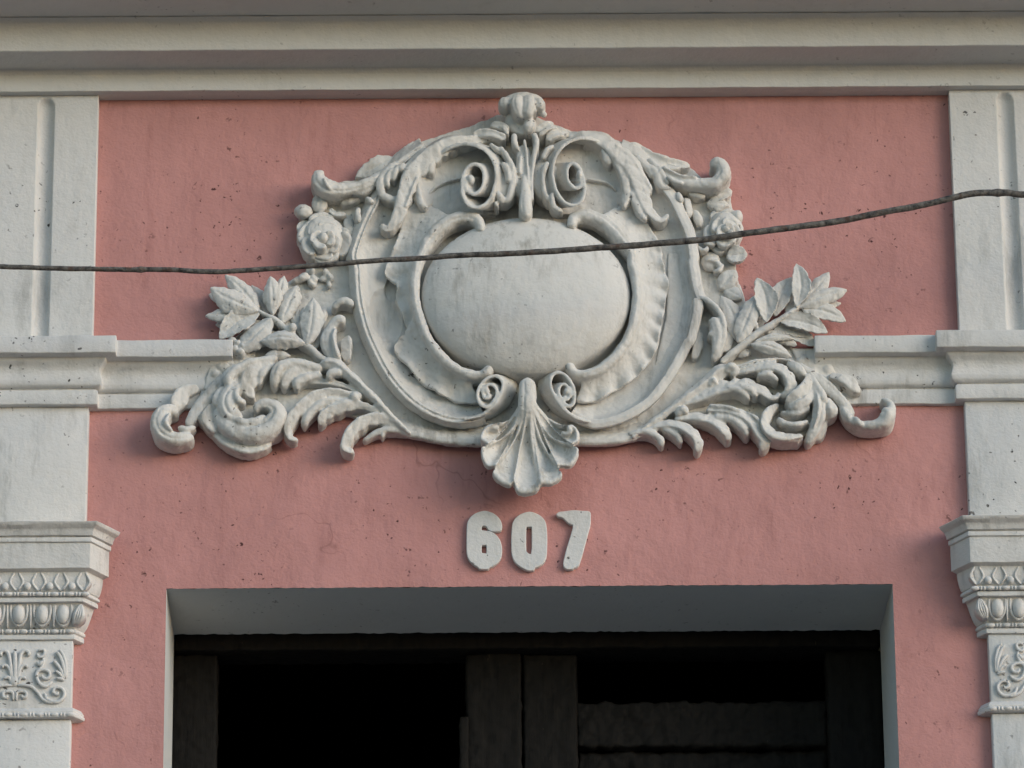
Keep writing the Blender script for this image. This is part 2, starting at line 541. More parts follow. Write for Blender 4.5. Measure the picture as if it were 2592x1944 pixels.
def part(name, solids, parent, mat=None, vox=0.0020, smooth=1, noise=0.0016, cut=None):
    """one plaster part: closed solids (wall frame) fused, softened and slightly uneven"""
    V, F, k = [], [], 0
    for v, f in solids:
        V.append(v)
        F += [tuple(i + k for i in q) for q in f]
        k += len(v)
    V = np.vstack(V)
    o = mesh_obj(name, np.column_stack([V[:, 0], -V[:, 2], V[:, 1]]), F, mat or M_STUCCO, parent)
    md = o.modifiers.new('fuse', 'REMESH')
    md.mode, md.voxel_size, md.use_smooth_shade = 'VOXEL', vox, True
    tmp = None
    if cut:
        VC, FC, kc = [], [], 0
        for v, f in cut:
            VC.append(v)
            FC += [tuple(i + kc for i in q) for q in f]
            kc += len(v)
        VC = np.vstack(VC)
        tmp = mesh_obj('cutter', np.column_stack([VC[:, 0], -VC[:, 2], VC[:, 1]]), FC, M_STUCCO, parent)
        tm = tmp.modifiers.new('fuse', 'REMESH')
        tm.mode, tm.voxel_size = 'VOXEL', 0.003
        bo = o.modifiers.new('cut', 'BOOLEAN')
        bo.operation, bo.object, bo.solver = 'DIFFERENCE', tmp, 'EXACT'
    if smooth:
        sm = o.modifiers.new('soften', 'SMOOTH')
        sm.factor, sm.iterations = 0.5, smooth
    if noise:
        ds = o.modifiers.new('uneven', 'DISPLACE')
        ds.texture, ds.strength, ds.mid_level, ds.texture_coords = CLOUD, noise * 3.2, 0.5, 'GLOBAL'
        d2 = o.modifiers.new('brush', 'DISPLACE')
        d2.texture, d2.strength, d2.mid_level, d2.texture_coords = FINE, noise * 1.0, 0.5, 'GLOBAL'
    bake(o)
    if tmp:
        bpy.data.objects.remove(tmp)
    if not o.data.materials:
        o.data.materials.append(mat or M_STUCCO)
    o.data.polygons.foreach_set('use_smooth', [True] * len(o.data.polygons))
    return o

def raw(name, solids, parent, mat, smooth=True):
    V, F, k = [], [], 0
    for v, f in solids:
        V.append(v)
        F += [tuple(i + k for i in q) for q in f]
        k += len(v)
    V = np.vstack(V)
    return mesh_obj(name, np.column_stack([V[:, 0], -V[:, 2], V[:, 1]]), F, mat, parent, smooth)

def box(name, x0, x1, h0, h1, z0, z1, mat, parent=None, bev=0.003, seg=2):
    """axis-aligned box; h = metres in front of the facade"""
    V = [(x, -h, z) for x in (x0, x1) for h in (h0, h1) for z in (z0, z1)]
    F = [(0, 1, 3, 2), (4, 6, 7, 5), (0, 4, 5, 1), (2, 3, 7, 6), (0, 2, 6, 4), (1, 5, 7, 3)]
    o = mesh_obj(name, V, F, mat, parent)
    if bev:
        b = o.modifiers.new('b', 'BEVEL')
        b.width, b.segments = bev, seg
        bake(o)
        o.data.polygons.foreach_set('use_smooth', [True] * len(o.data.polygons))
    return o

def plan_sweep(name, plan, prof, mat, parent=None, jit=0.0006, step=0.02):
    """profile (offset, z) swept along a plan polyline (x, h); offsets point to the outer side, corners mitred"""
    P = [np.array(p, float) for p in plan]
    ns = []
    for i in range(len(P) - 1):
        d = P[i + 1] - P[i]
        d /= np.linalg.norm(d)
        ns.append(np.array([-d[1], d[0]]))
    rows = []
    for i in range(len(P)):
        if i == 0:
            mdir = ns[0]
        elif i == len(P) - 1:
            mdir = ns[-1]
        else:
            s = ns[i - 1] + ns[i]
            mdir = s / (s @ ns[i])
        rows.append((P[i], mdir))
    dense = []
    for i in range(len(rows) - 1):
        L = np.linalg.norm(rows[i + 1][0] - rows[i][0])
        k = max(1, int(L / step))
        for j in range(k):
            t = j / k
            dense.append((rows[i][0] * (1 - t) + rows[i + 1][0] * t, rows[i][1] * (1 - t) + rows[i + 1][1] * t))
    dense.append(rows[-1])
    V, F = [], []
    m_ = len(prof)
    ph = rng.random(4) * 6
    for (p, d) in dense:
        for k, (o, z) in enumerate(prof):
            q = p + d * o
            w = jit * (math.sin(q[0] * 31 + ph[0] + k * 1.7) + math.sin(q[0] * 83 + ph[1] + k * 2.9) * 0.6 + rng.normal() * 0.25)
            V.append((q[0], -(q[1]), z + w))
    for i in range(len(dense) - 1):
        for k in range(m_ - 1):
            a = i * m_ + k
            F.append((a, a + m_, a + m_ + 1, a + 1))
    F.append(tuple(range(m_)))
    F.append(tuple(range(len(V) - 1, len(V) - m_ - 1, -1)))
    o = mesh_obj(name, V, F, mat, parent)
    bm = bmesh.new()
    bm.from_mesh(o.data)
    bmesh.ops.recalc_face_normals(bm, faces=bm.faces)
    bm.to_mesh(o.data)
    bm.free()
    return o

def soften(o, w=0.002, seg=2, ang=28):
    b = o.modifiers.new('b', 'BEVEL')
    b.width, b.segments, b.limit_method, b.angle_limit = w, seg, 'ANGLE', math.radians(ang)
    b.use_clamp_overlap = True
    bake(o)
    o.data.polygons.foreach_set('use_smooth', [True] * len(o.data.polygons))
    return o

# ================================================================== SETTING
g = mesh_obj('road', [(-400, -400, 0), (400, -400, 0), (400, -2.4, 0), (-400, -2.4, 0)], [(0, 1, 2, 3)], M_ASPHALT)
g['kind'] = 'structure'
g = box('pavement', -60, 60, -8.0, 2.4, -0.2, 0.13, M_PAVE, None, 0.02)
g['kind'] = 'structure'

# ------------------------------------------------------------------ facade wall with the door opening
H_PIL, H_F2, H_F1 = 0.022, 0.040, 0.120
ox0, ox1 = WX(417, 1717)[0], WX(2268, 1712)[0]
oz1 = WX(1340, 1484)[1]
z_f2b = WX(1296, 224, H_F2 * PPM)[1]
REV = 0.24
ix0, ix1 = WX(439, 1700, -REV * PPM)[0], WX(2231, 1700, -REV * PPM)[0]
WALLX = 2.6
wt = empty('facade_wall', (0, 0, 0.13))
tag(wt, 'pink painted plaster facade wall around the dark doorway', 'wall')

def jag(n, a):
    return rng.normal(0, a, n)

xs = np.linspace(ox0, ox1, 160)
V = [(-WALLX, 0, 0.13), (-WALLX, 0, z_f2b + 0.05), (WALLX, 0, z_f2b + 0.05), (WALLX, 0, 0.13), (ox1, 0, 0.13)]
top = list(range(len(V), len(V) + len(xs)))
for x, j in zip(xs[::-1], jag(len(xs), 0.0004)):
    V.append((x, 0, oz1 + j))
V.append((ox0, 0, 0.13))
me_faces = [tuple(range(len(V)))]
pw = mesh_obj('painted_plaster', V, me_faces, M_PINK, wt)
bm = bmesh.new(); bm.from_mesh(pw.data); bmesh.ops.triangulate(bm, faces=bm.faces); bmesh.ops.recalc_face_normals(bm, faces=bm.faces)
bm.to_mesh(pw.data); bm.free()
# reveals (painted white) a hair behind the pink skin
e = 0.0015
edge = [(x, 0.001, oz1 + j) for x, j in zip(xs, jag(len(xs), 0.0005))]
back = [(ix0 + (ix1 - ix0) * i / 159, REV, oz1 + jj) for i, jj in zip(range(160), jag(160, 0.0006))]
flat0 = [(p[0], 0.005, oz1) for p in edge]
flat1 = [(p[0], REV - 0.005, oz1) for p in back]
V = edge + flat0 + flat1 + back
F = [(r * 160 + i, r * 160 + i + 1, (r + 1) * 160 + i + 1, (r + 1) * 160 + i) for r in range(3) for i in range(159)]
mesh_obj('lintel_soffit', V, F, M_REVEAL, wt)
mesh_obj('jamb', [(ox0, 0.001, 0.13), (ox0, 0.001, oz1), (ix0, REV, oz1), (ix0, REV, 0.13)], [(0, 1, 2, 3)], M_REVEAL, wt)
mesh_obj('jamb', [(ox1, 0.001, 0.13), (ox1, 0.001, oz1), (ix1, REV, oz1), (ix1, REV, 0.13)], [(3, 2, 1, 0)], M_REVEAL, wt)
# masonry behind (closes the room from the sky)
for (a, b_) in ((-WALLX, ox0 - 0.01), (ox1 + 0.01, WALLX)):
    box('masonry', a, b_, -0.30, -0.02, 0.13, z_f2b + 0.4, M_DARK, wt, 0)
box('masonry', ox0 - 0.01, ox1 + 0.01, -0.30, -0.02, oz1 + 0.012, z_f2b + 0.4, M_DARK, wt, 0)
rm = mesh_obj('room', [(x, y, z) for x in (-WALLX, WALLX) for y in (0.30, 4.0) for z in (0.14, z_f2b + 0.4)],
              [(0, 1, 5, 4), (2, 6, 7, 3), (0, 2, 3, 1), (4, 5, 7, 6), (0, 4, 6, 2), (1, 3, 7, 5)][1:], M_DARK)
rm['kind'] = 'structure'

# ------------------------------------------------------------------ cornice
def zat(v, h, u=1296):
    return WX(u, v, h * PPM)[1]

cn = empty('cornice', (0, 0, z_f2b))
tag(cn, 'projecting cream white cornice with two stepped fascias above the pink wall', 'cornice')
zf2t, zf1b, zf1t = zat(168, H_F2), zat(122, H_F1), zat(45, H_F1)
c = plan_sweep('lower_fascia', [(-WALLX, 0), (WALLX, 0)], [(-0.02, z_f2b), (H_F2, z_f2b), (H_F2 - 0.002, zf2t - 0.012), (H_F2 + 0.003, zf2t - 0.003), (H_F2 + 0.012, zf2t), (-0.02, zf2t)], M_CORN, cn, 0.0003)
soften(c, 0.0025)
c = plan_sweep('upper_fascia', [(-WALLX, 0), (WALLX, 0)], [(-0.02, zf1b), (H_F1, zf1b), (H_F1 - 0.003, zf1t - 0.02), (H_F1 + 0.003, zf1t - 0.006), (H_F1 + 0.016, zf1t), (-0.02, zf1t)], M_CORN, cn, 0.0003)
soften(c, 0.003)
EAVE = 0.26
c = plan_sweep('soffit_slab', [(-WALLX, 0), (WALLX, 0)], [(-0.3, zf1t + 0.001), (EAVE, zf1t + 0.001), (EAVE, zf1t + 0.09), (EAVE + 0.06, zf1t + 0.16), (EAVE + 0.06, zf1t + 0.22), (-0.3, zf1t + 0.22)], M_CORN, cn, 0.0003)
soften(c, 0.004)
box('roof_deck', -WALLX, WALLX, -4.2, EAVE, zf1t + 0.222, zf1t + 0.42, M_ROOF, cn, 0.01)

# ------------------------------------------------------------------ string courses
def zK4(y, h, u=420):
    return WX(u, 631 + y / 2.4578, h * PPM)[1]

PROF = [(-0.01, zK4(990, 0.012)), (0.012, zK4(989, 0.012)), (0.012, zK4(905, 0.012)), (0.007, zK4(897, 0.007)), (0.013, zK4(887, 0.013)),
        (0.018, zK4(868, 0.018)), (0.020, zK4(840, 0.02)), (0.017, zK4(806, 0.017)), (0.0155, zK4(780, 0.0155)), (0.018, zK4(752, 0.018)),
        (0.023, zK4(728, 0.023)), (0.026, zK4(712, 0.026)), (0.0265, zK4(695, 0.0265)), (0.046, zK4(668, 0.046)), (0.046, zK4(562, 0.046)), (-0.01, zK4(556, 0.046) + 0.004)]
xe_l, xe_r = WX(240, 640, H_PIL * PPM)[0], WX(2420, 660, H_PIL * PPM)[0]
xend_l, xend_r = WX(590, 950, 30)[0], WX(2062, 940, 30)[0]
st = empty('string_course', (xe_l, 0, PROF[0][1]))
tag(st, 'white moulded string course left of the cartouche, breaking forward round the pilaster', 'moulding', 'string courses either side of the cartouche')
o = plan_sweep('moulding', [(-WALLX, H_PIL), (xe_l, H_PIL), (xe_l, 0), (xend_l, 0)], PROF, M_WHITE, st, 0.0005, 0.012)
soften(o, 0.0022)
st = empty('string_course', (xe_r, 0, PROF[0][1]))
tag(st, 'white moulded string course right of the cartouche, breaking forward round the pilaster', 'moulding', 'string courses either side of the cartouche')
o = plan_sweep('moulding', [(xend_r, 0), (xe_r, 0), (xe_r, H_PIL), (WALLX, H_PIL)], PROF, M_WHITE, st, 0.0005, 0.012)
soften(o, 0.0022)

# ------------------------------------------------------------------ pilasters
def pilaster(side, label):
    """side -1 left, +1 right; built about its own axis x = xc, mirrored by 'side'"""
    if side < 0:
        xc = WX(37, 1680, H_PIL * PPM)[0]
        xe, xlow, xs_ = xe_l, xe_l - 0.004, WX(178.5, 1880, H_PIL * PPM)[0]
    else:
        xe, xlow, xs_ = xe_r, xe_r + 0.004, WX(2511, 1840, H_PIL * PPM)[0]
        xc = xs_ + (WX(178.5, 1880, H_PIL * PPM)[0] - WX(37, 1680, H_PIL * PPM)[0])
    hw, hl, hs = abs(xc - xe), abs(xc - xlow), abs(xs_ - xc)
    p = empty('pilaster', (xc, 0, 0.13))
    tag(p, label, 'pilaster', 'pilasters flanking the doorway')
    q = -side                         # direction from the axis towards the doorway
    zb, zt = zK4(560, 0.046) - 0.002, z_f2b - 0.0005
    # upper panel with two sunk flutes, rounded at the head
    fx = hw - (134 if side < 0 else 143) / PPM
    fr = 20.5 / PPM
    nx, nz = 190, 120
    xo = 0.14                         # the panel runs on outwards
    xsn = np.linspace(-hw - (xo if side < 0 else 0), hw + (xo if side > 0 else 0), nx)
    zs = np.linspace(zb, zt, nz)
    zhead = zt - 0.006 - fr
    V = []
    for z in zs:
        for x in xsn:
            h = H_PIL
            for f in (q * fx, -q * (fx + xo)):
                r = abs(x - f)
                if z > zhead:
                    r = math.hypot(x - f, z - zhead)
                if r < fr:
                    h = H_PIL - 0.013 * math.sqrt(max(0.0, 1 - (r / fr) ** 2)) ** 0.8
            V.append((xc + x, -h, z))
    F = [(j * nx + i, j * nx + i + 1, (j + 1) * nx + i + 1, (j + 1) * nx + i) for j in range(nz - 1) for i in range(nx - 1)]
    k = len(V)
    V += [(xc + xsn[0], 0.01, zb), (xc + xsn[0], 0.01, zt), (xc + xsn[-1], 0.01, zb), (xc + xsn[-1], 0.01, zt)]
    lcol = [j * nx for j in range(nz)]
    rcol = [j * nx + nx - 1 for j in range(nz)]
    F.append(tuple(lcol + [k + 1, k]))
    F.append(tuple(rcol[::-1] + [k + 2, k + 3]))
    o = mesh_obj('fluted_panel', V, F, M_WHITE, p, True)
    soften(o, 0.0015, 2, 50)
    # panel between string course and capital
    zc_top = WX(100, 1318, 0.094 * PPM)[1]
    box('panel', xc - hl, xc + hl, -0.01, H_PIL - 0.001, zc_top - 0.02, PROF[0][1] + 0.001, M_WHITE, p, 0.003)
    # capital
    def zc(v, h):
        return WX(100, v, h * PPM)[1]
    def S_(o):
        return H_PIL + o
    plan = [(xc - hs - 0.014, 0), (xc - hs, H_PIL), (xc + hs, H_PIL), (xc + hs + 0.014, 0)]
    rows = [(0.0, 1622), (0.005, 1618), (0.005, 1607), (0.003, 1605.5), (0.007, 1602), (0.008, 1598.5), (0.007, 1595), (0.004, 1592), (0.006, 1590), (0.011, 1580), (0.017, 1560), (0.022, 1540),
            (0.026, 1527), (0.034, 1523.5), (0.034, 1513), (0.031, 1511), (0.037, 1508), (0.038, 1504), (0.037, 1500), (0.033, 1498), (0.036, 1495), (0.040, 1480), (0.043, 1462), (0.044, 1448),
            (0.056, 1438), (0.056, 1374), (0.060, 1371), (0.060, 1361), (0.056, 1359), (0.063, 1355), (0.065, 1346), (0.068, 1338), (0.076, 1328), (0.080, 1319), (-0.02, 1316)]
    prof = [(-0.02, zc(1622, S_(0)))] + [(o_, zc(v, S_(max(o_, 0)))) for o_, v in rows]
    cap = plan_sweep('capital', plan, prof, M_WHITE, p, 0.0004, 0.01)
    soften(cap, 0.0012, 2, 24)
    # frieze block, astragal and shaft
    zfr = zc(1796, S_(0))
    box('frieze', xc - hs, xc + hs, -0.01, H_PIL, zfr, zc(1621, S_(0)), M_WHITE, p, 0.002)
    ast = plan_sweep('astragal', plan, [(-0.02, zc(1822, S_(0))), (0.004, zc(1820, S_(0))), (0.010, zc(1815, S_(0.01))), (0.011, zc(1808, S_(0.01))), (0.008, zc(1803, S_(0.01))), (0.009, zc(1800, S_(0.01))), (0.002, zc(1793, S_(0))), (-0.02, zc(1792, S_(0)))], M_WHITE, p, 0.0005, 0.01)
    soften(ast, 0.001)
    box('shaft', xc - hs, xc + hs, -0.01, H_PIL - 0.0008, 0.13, zc(1821, S_(0)), M_WHITE, p, 0.003)

    # small ornament: work in photograph pixels of the left pilaster, then carry over
    xl = WX(37, 1680, H_PIL * PPM)[0]
    def place(name, sol, parent, mats=M_WHITE):
        V, F = sol
        V = V.copy()
        dx = V[:, 0] - xl
        V[:, 0] = xc + dx * (1 if side < 0 else -1)
        if side > 0:
            F = [f[::-1] for f in F]
        return mesh_obj(name, np.column_stack([V[:, 0], -V[:, 2], V[:, 1]]), F, mats, parent, True)
    P1 = PPM
    d_egg = (H_PIL + 0.019) * P1
    for i in range(-1, 3):
        u = 47.5 + 58.8 * (i) 
        if i == 2:
            u = 160
        place('egg', blob(u, 1553, d_egg, 16, 27, 15), cap)
        place('egg_frame', lobe([(u - 20, 1527, d_egg + 10, 3.4), (u - 21, 1548, d_egg + 7, 3.4), (u - 15, 1570, d_egg + 1, 3.4), (u, 1583, d_egg - 4, 3.4),
                                 (u + 15, 1570, d_egg + 1, 3.4), (u + 21, 1548, d_egg + 7, 3.4), (u + 20, 1527, d_egg + 10, 3.4)], base=d_egg - 26), cap)
        if i < 2:
            place('dart', lobe([(u + 29.4, 1527, d_egg + 10, 3.6), (u + 29.4, 1560, d_egg + 5, 3.2), (u + 29.4, 1588, d_egg - 6, 1.2)], base=d_egg - 26, prof='ridge'), cap)
    # corner palmette on the egg row
    for k, (du, dv, l) in enumerate(((-9, 2, 0), (-3, 4, 0), (3, 6, 0), (9, 8, 0))):
        place('corner_leaf', lobe([(205 + du * 0.2, 1528, d_egg + 14, 2.2), (199 + du, 1552 + dv * 0.5, d_egg + 18, 6.0), (190 + du * 0.4, 1580, d_egg + 2, 3.0)], base=d_egg - 26, prof='ridge'), cap)
    # leaf and dart row
    d_lf = (H_PIL + 0.041) * P1
    for i in range(0, 5):
        u = -15 + 56.5 * i
        place('tongue_leaf', lobe([(u, 1446, d_lf + 5, 8), (u, 1468, d_lf + 4, 17), (u, 1496, d_lf - 3, 3)], base=d_lf - 20, prof='gutter', flat=0.7), cap)
        for sgn in (-1, 1):
            place('tongue_rib', lobe([(u + sgn * 5, 1448, d_lf + 7, 3), (u + sgn * 13, 1462, d_lf + 6, 3.2), (u + sgn * 16, 1474, d_lf + 4, 3), (u + sgn * 4, 1493, d_lf, 2)], base=d_lf - 20), cap)
        if i < 4:
            place('bud', blob(u + 28, 1484, d_lf, 9, 10, 7), cap)
    # beads
    for vrow, dd, u1 in ((1504, (H_PIL + 0.037) * P1, 226), (1598.5, (H_PIL + 0.007) * P1, 186), (1809, (H_PIL + 0.009) * P1, 178)):
        u = -18.0
        k = 0
        par = ast if vrow > 1700 else cap
        while u < u1:
            if k % 3 == 0:
                place('bead', blob(u, vrow, dd, 11.5, 6.2, 6.5, n=8), par)
                u += 16
            else:
                place('bead', blob(u, vrow, dd, 3.4, 6.0, 6.0, n=7), par)
                u += 8 if k % 3 == 1 else 15
            k += 1
    # frieze relief
    df = H_PIL * P1
    bF = df - 4
    def fr_(pts, r=5.5, dd=9, prof_='round', name='scroll'):
        q_ = Z14([(a, b) for a, b in pts])
        n_ = len(q_)
        place(name, lobe([(a, b, df + dd * (0.55 if i == 0 else 1), r * (0.7 if i in (0, n_ - 1) else 1)) for i, (a, b) in enumerate(q_)], base=bF, prof=prof_), p)
    fr_([(145, 830), (148, 650), (145, 490)], 6.5, 12, name='palmette')
    for sg in (1, -1):
        def mm(pts):
            return [(145 + (a - 145) * sg, b) for a, b in pts]
        fr_(mm([(165, 800), (185, 650), (205, 530), (245, 490), (285, 510), (275, 545)]), 4.6, 11, name='palmette')
        fr_(mm([(175, 800), (190, 690), (225, 640), (265, 640), (262, 665)]), 4.2, 10, name='palmette')
        fr_(mm([(170, 830), (200, 760), (240, 760), (255, 775)]), 4.2, 9, name='palmette')
        fr_(mm([(160, 990), (165, 910), (205, 895), (255, 905), (260, 945), (225, 955), (215, 925)]), 4.0, 9)
        fr_(mm([(165, 838), (250, 835), (320, 855), (370, 905), (420, 970), (480, 1000), (530, 1005)]), 3.8, 9)
        fr_(mm([(440, 910), (470, 975), (560, 1000), (620, 965), (635, 905), (600, 860), (545, 860), (525, 900), (560, 925), (580, 900)]), 4.0, 10)
        fr_(mm([(520, 800), (450, 845), (390, 815), (360, 740), (380, 690), (440, 680), (490, 710), (480, 760), (430, 765), (415, 730)]), 4.2, 10)
        fr_(mm([(350, 690), (400, 670), (430, 610), (425, 560)]), 4.0, 9)
        fr_(mm([(365, 600), (390, 625), (425, 590)]), 5.5, 10)
        fr_(mm([(365, 520), (385, 555), (430, 540), (440, 490), (405, 480), (375, 500)]), 3.6, 9)
        fr_(mm([(640, 770), (630, 660), (600, 560), (560, 500)]), 4.4, 10, name='palmette')
        fr_(mm([(650, 770), (650, 640), (625, 540), (590, 480)]), 3.8, 9, name='palmette')
        fr_(mm([(635, 780), (600, 680), (550, 610), (525, 595)]), 4.2, 10, name='palmette')
        fr_(mm([(630, 780), (590, 720), (545, 690)]), 4.0, 10, name='palmette')
        fr_(mm([(640, 790), (600, 770), (555, 765)]), 4.0, 9, name='palmette')
    place('palmette_base', blob(*Z14([(140, 790)])[0], df, 14, 18, 9), p)
    return p

pilaster(-1, 'white pilaster left of the doorway with carved capital and fluted upper panel')
pilaster(1, 'white pilaster right of the doorway with carved capital, casting a shadow on the pink wall')

# ------------------------------------------------------------------ old double door in the opening
dr = empty('double_door', ((ox0 + ox1) / 2, REV, 0.13))
tag(dr, 'old black weathered double door with missing upper panes in the dark opening', 'door')
DH = -(REV + 0.03)
def dx_(u, v=1800):
    return WX(u, v, DH * PPM)[0]
def dz_(v, u=1300):
    return WX(u, v, DH * PPM)[1]
zlow = 0.14
def plank(name, x0, x1, h0, h1, z0, z1, vox=0.006, noise=0.0022):
    c8 = np.array([(x, z, h) for x in (x0, x1) for h in (h0, h1) for z in (z0, z1)], float)
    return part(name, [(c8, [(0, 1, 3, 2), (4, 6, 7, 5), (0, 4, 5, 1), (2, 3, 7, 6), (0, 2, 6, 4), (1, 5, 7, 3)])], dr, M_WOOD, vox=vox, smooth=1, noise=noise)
zv = 3.9
plank('head_rail', ix0, ix1, DH - 0.06, DH + 0.022, dz_(1652), oz1 + 0.006, 0.004)
plank('frame_stile', dx_(432), dx_(548), DH - 0.06, DH, zv, dz_(1650), 0.004)
plank('frame_stile', dx_(2094), dx_(2236), DH - 0.06, DH, zv, dz_(1650), 0.004)
plank('meeting_stile', dx_(1179), dx_(1320), DH - 0.05, DH - 0.004, zv, dz_(1650), 0.004)
plank('meeting_stile', dx_(1324), dx_(1462), DH - 0.05, DH - 0.010, zv, dz_(1650), 0.004)
plank('cover_strip', dx_(1163), dx_(1186), DH - 0.045, DH + 0.004, zv, dz_(1812), 0.0035)
plank('lock_rail', dx_(1462), dx_(2094), DH - 0.05, DH - 0.015, dz_(1885), dz_(1772), 0.004, 0.005)
plank('panel', dx_(1462), dx_(2094), DH - 0.05, DH - 0.036, zv, dz_(1888), 0.005, 0.006)
plank('lower_panel', dx_(548), dx_(1179), DH - 0.05, DH - 0.015, zv, dz_(2180), 0.006)
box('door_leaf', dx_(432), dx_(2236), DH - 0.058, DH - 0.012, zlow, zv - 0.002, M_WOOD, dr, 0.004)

# ------------------------------------------------------------------ house number
def digit(name, loops, label):
    cu = bpy.data.curves.new(name, 'CURVE')
    cu.dimensions = '2D'
    cu.fill_mode = 'BOTH'
    cu.extrude = 0.0042
    cu.bevel_depth = 0.0013
    cu.bevel_resolution = 2
    allp = W([(u, v, 12) for u, v in ZN(loops[0])])
    cx, cz = allp[:, 0].mean(), allp[:, 1].min()
    for lp in loops:
        q = []
        for i in range(len(lp)):
            a, b = np.array(lp[i], float), np.array(lp[(i + 1) % len(lp)], float)
            q += [tuple(a * 0.78 + b * 0.22), tuple(a * 0.22 + b * 0.78)]
        lp = q
        w3 = W([(u, v, 12) for u, v in ZN(lp)])
        sp = cu.splines.new('POLY')
        sp.points.add(len(lp) - 1)
        for i, q in enumerate(w3):
            sp.points[i].co = (q[0] - cx, q[1] - cz, 0, 1)
        sp.use_cyclic_u = True
    t = bpy.data.objects.new(name, cu)
    COL.objects.link(t)
    dg = bpy.context.evaluated_depsgraph_get()
    me = bpy.data.meshes.new_from_object(t.evaluated_get(dg))
    bpy.data.objects.remove(t)
    me.transform(Matrix.Rotation(math.pi / 2, 4, 'X'))
    me.materials.clear()
    me.materials.append(M_WHITE)
    o = bpy.data.objects.new(name, me)
    COL.objects.link(o)
    o.location = (cx, -0.0054, cz)
    return tag(o, label, 'house number', 'house number over the doorway')


digit('digit_six', [[(720, 480), (722, 300), (730, 245), (758, 200), (805, 163), (860, 145), (895, 138), (930, 145), (985, 165), (1030, 203), (1056, 245), (1066, 290), (1060, 318), (1046, 333), (985, 335), (948, 330), (935, 315), (920, 290), (905, 278), (872, 276), (860, 288), (858, 334), (905, 338), (960, 348), (1010, 380), (1045, 430), (1062, 490), (1064, 545), (1054, 600), (1025, 648), (975, 682), (938, 694), (932, 712), (845, 712), (836, 692), (785, 665), (742, 620), (722, 560)],
                    [(866, 470), (914, 470), (921, 480), (921, 556), (914, 565), (870, 563), (859, 552), (859, 482)]], 'white painted metal digit 6, first of the house number')
digit('digit_zero', [[(1169, 560), (1167, 400), (1176, 270), (1200, 218), (1245, 178), (1295, 158), (1340, 147), (1390, 157), (1450, 186), (1490, 228), (1508, 280), (1516, 400), (1512, 580), (1488, 644), (1440, 682), (1390, 698), (1388, 722), (1345, 728), (1310, 718), (1245, 682), (1195, 636)],
                     [(1314, 287), (1368, 287), (1374, 296), (1373, 570), (1340, 573), (1314, 552), (1303, 535), (1304, 298)]], 'white painted metal digit 0, middle of the house number')
digit('digit_seven', [[(1618, 166), (1640, 150), (1700, 144), (1780, 132), (1870, 140), (1938, 142), (1950, 160), (1949, 265), (1925, 350), (1880, 520), (1866, 575), (1848, 625), (1832, 680), (1782, 702), (1776, 712), (1716, 713), (1692, 690), (1686, 655), (1718, 520), (1756, 400), (1792, 268), (1748, 262), (1705, 222), (1680, 196), (1630, 186)]], 'white painted metal digit 7 with a broken tip, last of the house number')

# ================================================================== CARTOUCHE
org = WX(1330, 1230, 0)
ct = empty('cartouche', (org[0], 0, org[1]))
tag(ct, 'large white stucco cartouche with oval shield, scrolls, laurel branches and scallop shell', 'cartouche')

# background slab
bp_ = [(1262, 290), (1190, 318), (1120, 340), (1030, 368), (965, 410), (905, 455), (850, 462), (800, 505), (772, 560), (778, 640), (772, 690), (735, 710), (690, 745), (655, 800), (600, 850), (556, 880), (530, 940), (505, 1000), (545, 1050),
       (610, 1080), (690, 1085), (735, 1050), (790, 1035), (850, 1040), (900, 1058), (960, 1072), (1066, 1108), (1160, 1120), (1260, 1128), (1420, 1122), (1520, 1118), (1590, 1108), (1650, 1090), (1760, 1072), (1850, 1085), (1920, 1095),
       (1990, 1105), (2060, 1100), (2095, 1050), (2120, 1000), (2090, 930), (2010, 880), (1950, 850), (1900, 800), (1880, 740), (1862, 690), (1865, 640), (1860, 570), (1850, 500), (1800, 470), (1750, 425), (1640, 385), (1545, 348), (1450, 332), (1390, 308), (1350, 292)]
part('backing_slab', [plate(bp_, 21)], ct, smooth=4, noise=0.0018)

# oval shield
def dome():
    cu_, cv_, a, b = 1331, 752, 265, 201
    n, m_ = 40, 96
    V, F = [], []
    for i in range(n + 1):
        r = i / n
        for j in range(m_):
            th = 2 * math.pi * j / m_
            d = 80 + 72 * (max(0, 1 - r * r) ** 0.56)
            V.append((cu_ + a * r * math.cos(th), cv_ + b * r * math.sin(th) - 0.0 * d, d))
    V = W(V)
    for i in range(n):
        for j in range(m_):
            p_, q_ = i * m_ + j, i * m_ + (j + 1) % m_
            F.append((p_, q_, q_ + m_, p_ + m_))
    k = len(V)
    bt = V[n * m_:].copy()
    bt[:, 2] = 16 / PPM
    V = np.vstack([V, bt])
    for j in range(m_):
        F.append((n * m_ + j, n * m_ + (j + 1) % m_, k + (j + 1) % m_, k + j))
    F.append(tuple(k + j for j in range(m_)))
    return V, F
part('shield', [dome()], ct, vox=0.0026, smooth=8, noise=0.0005)

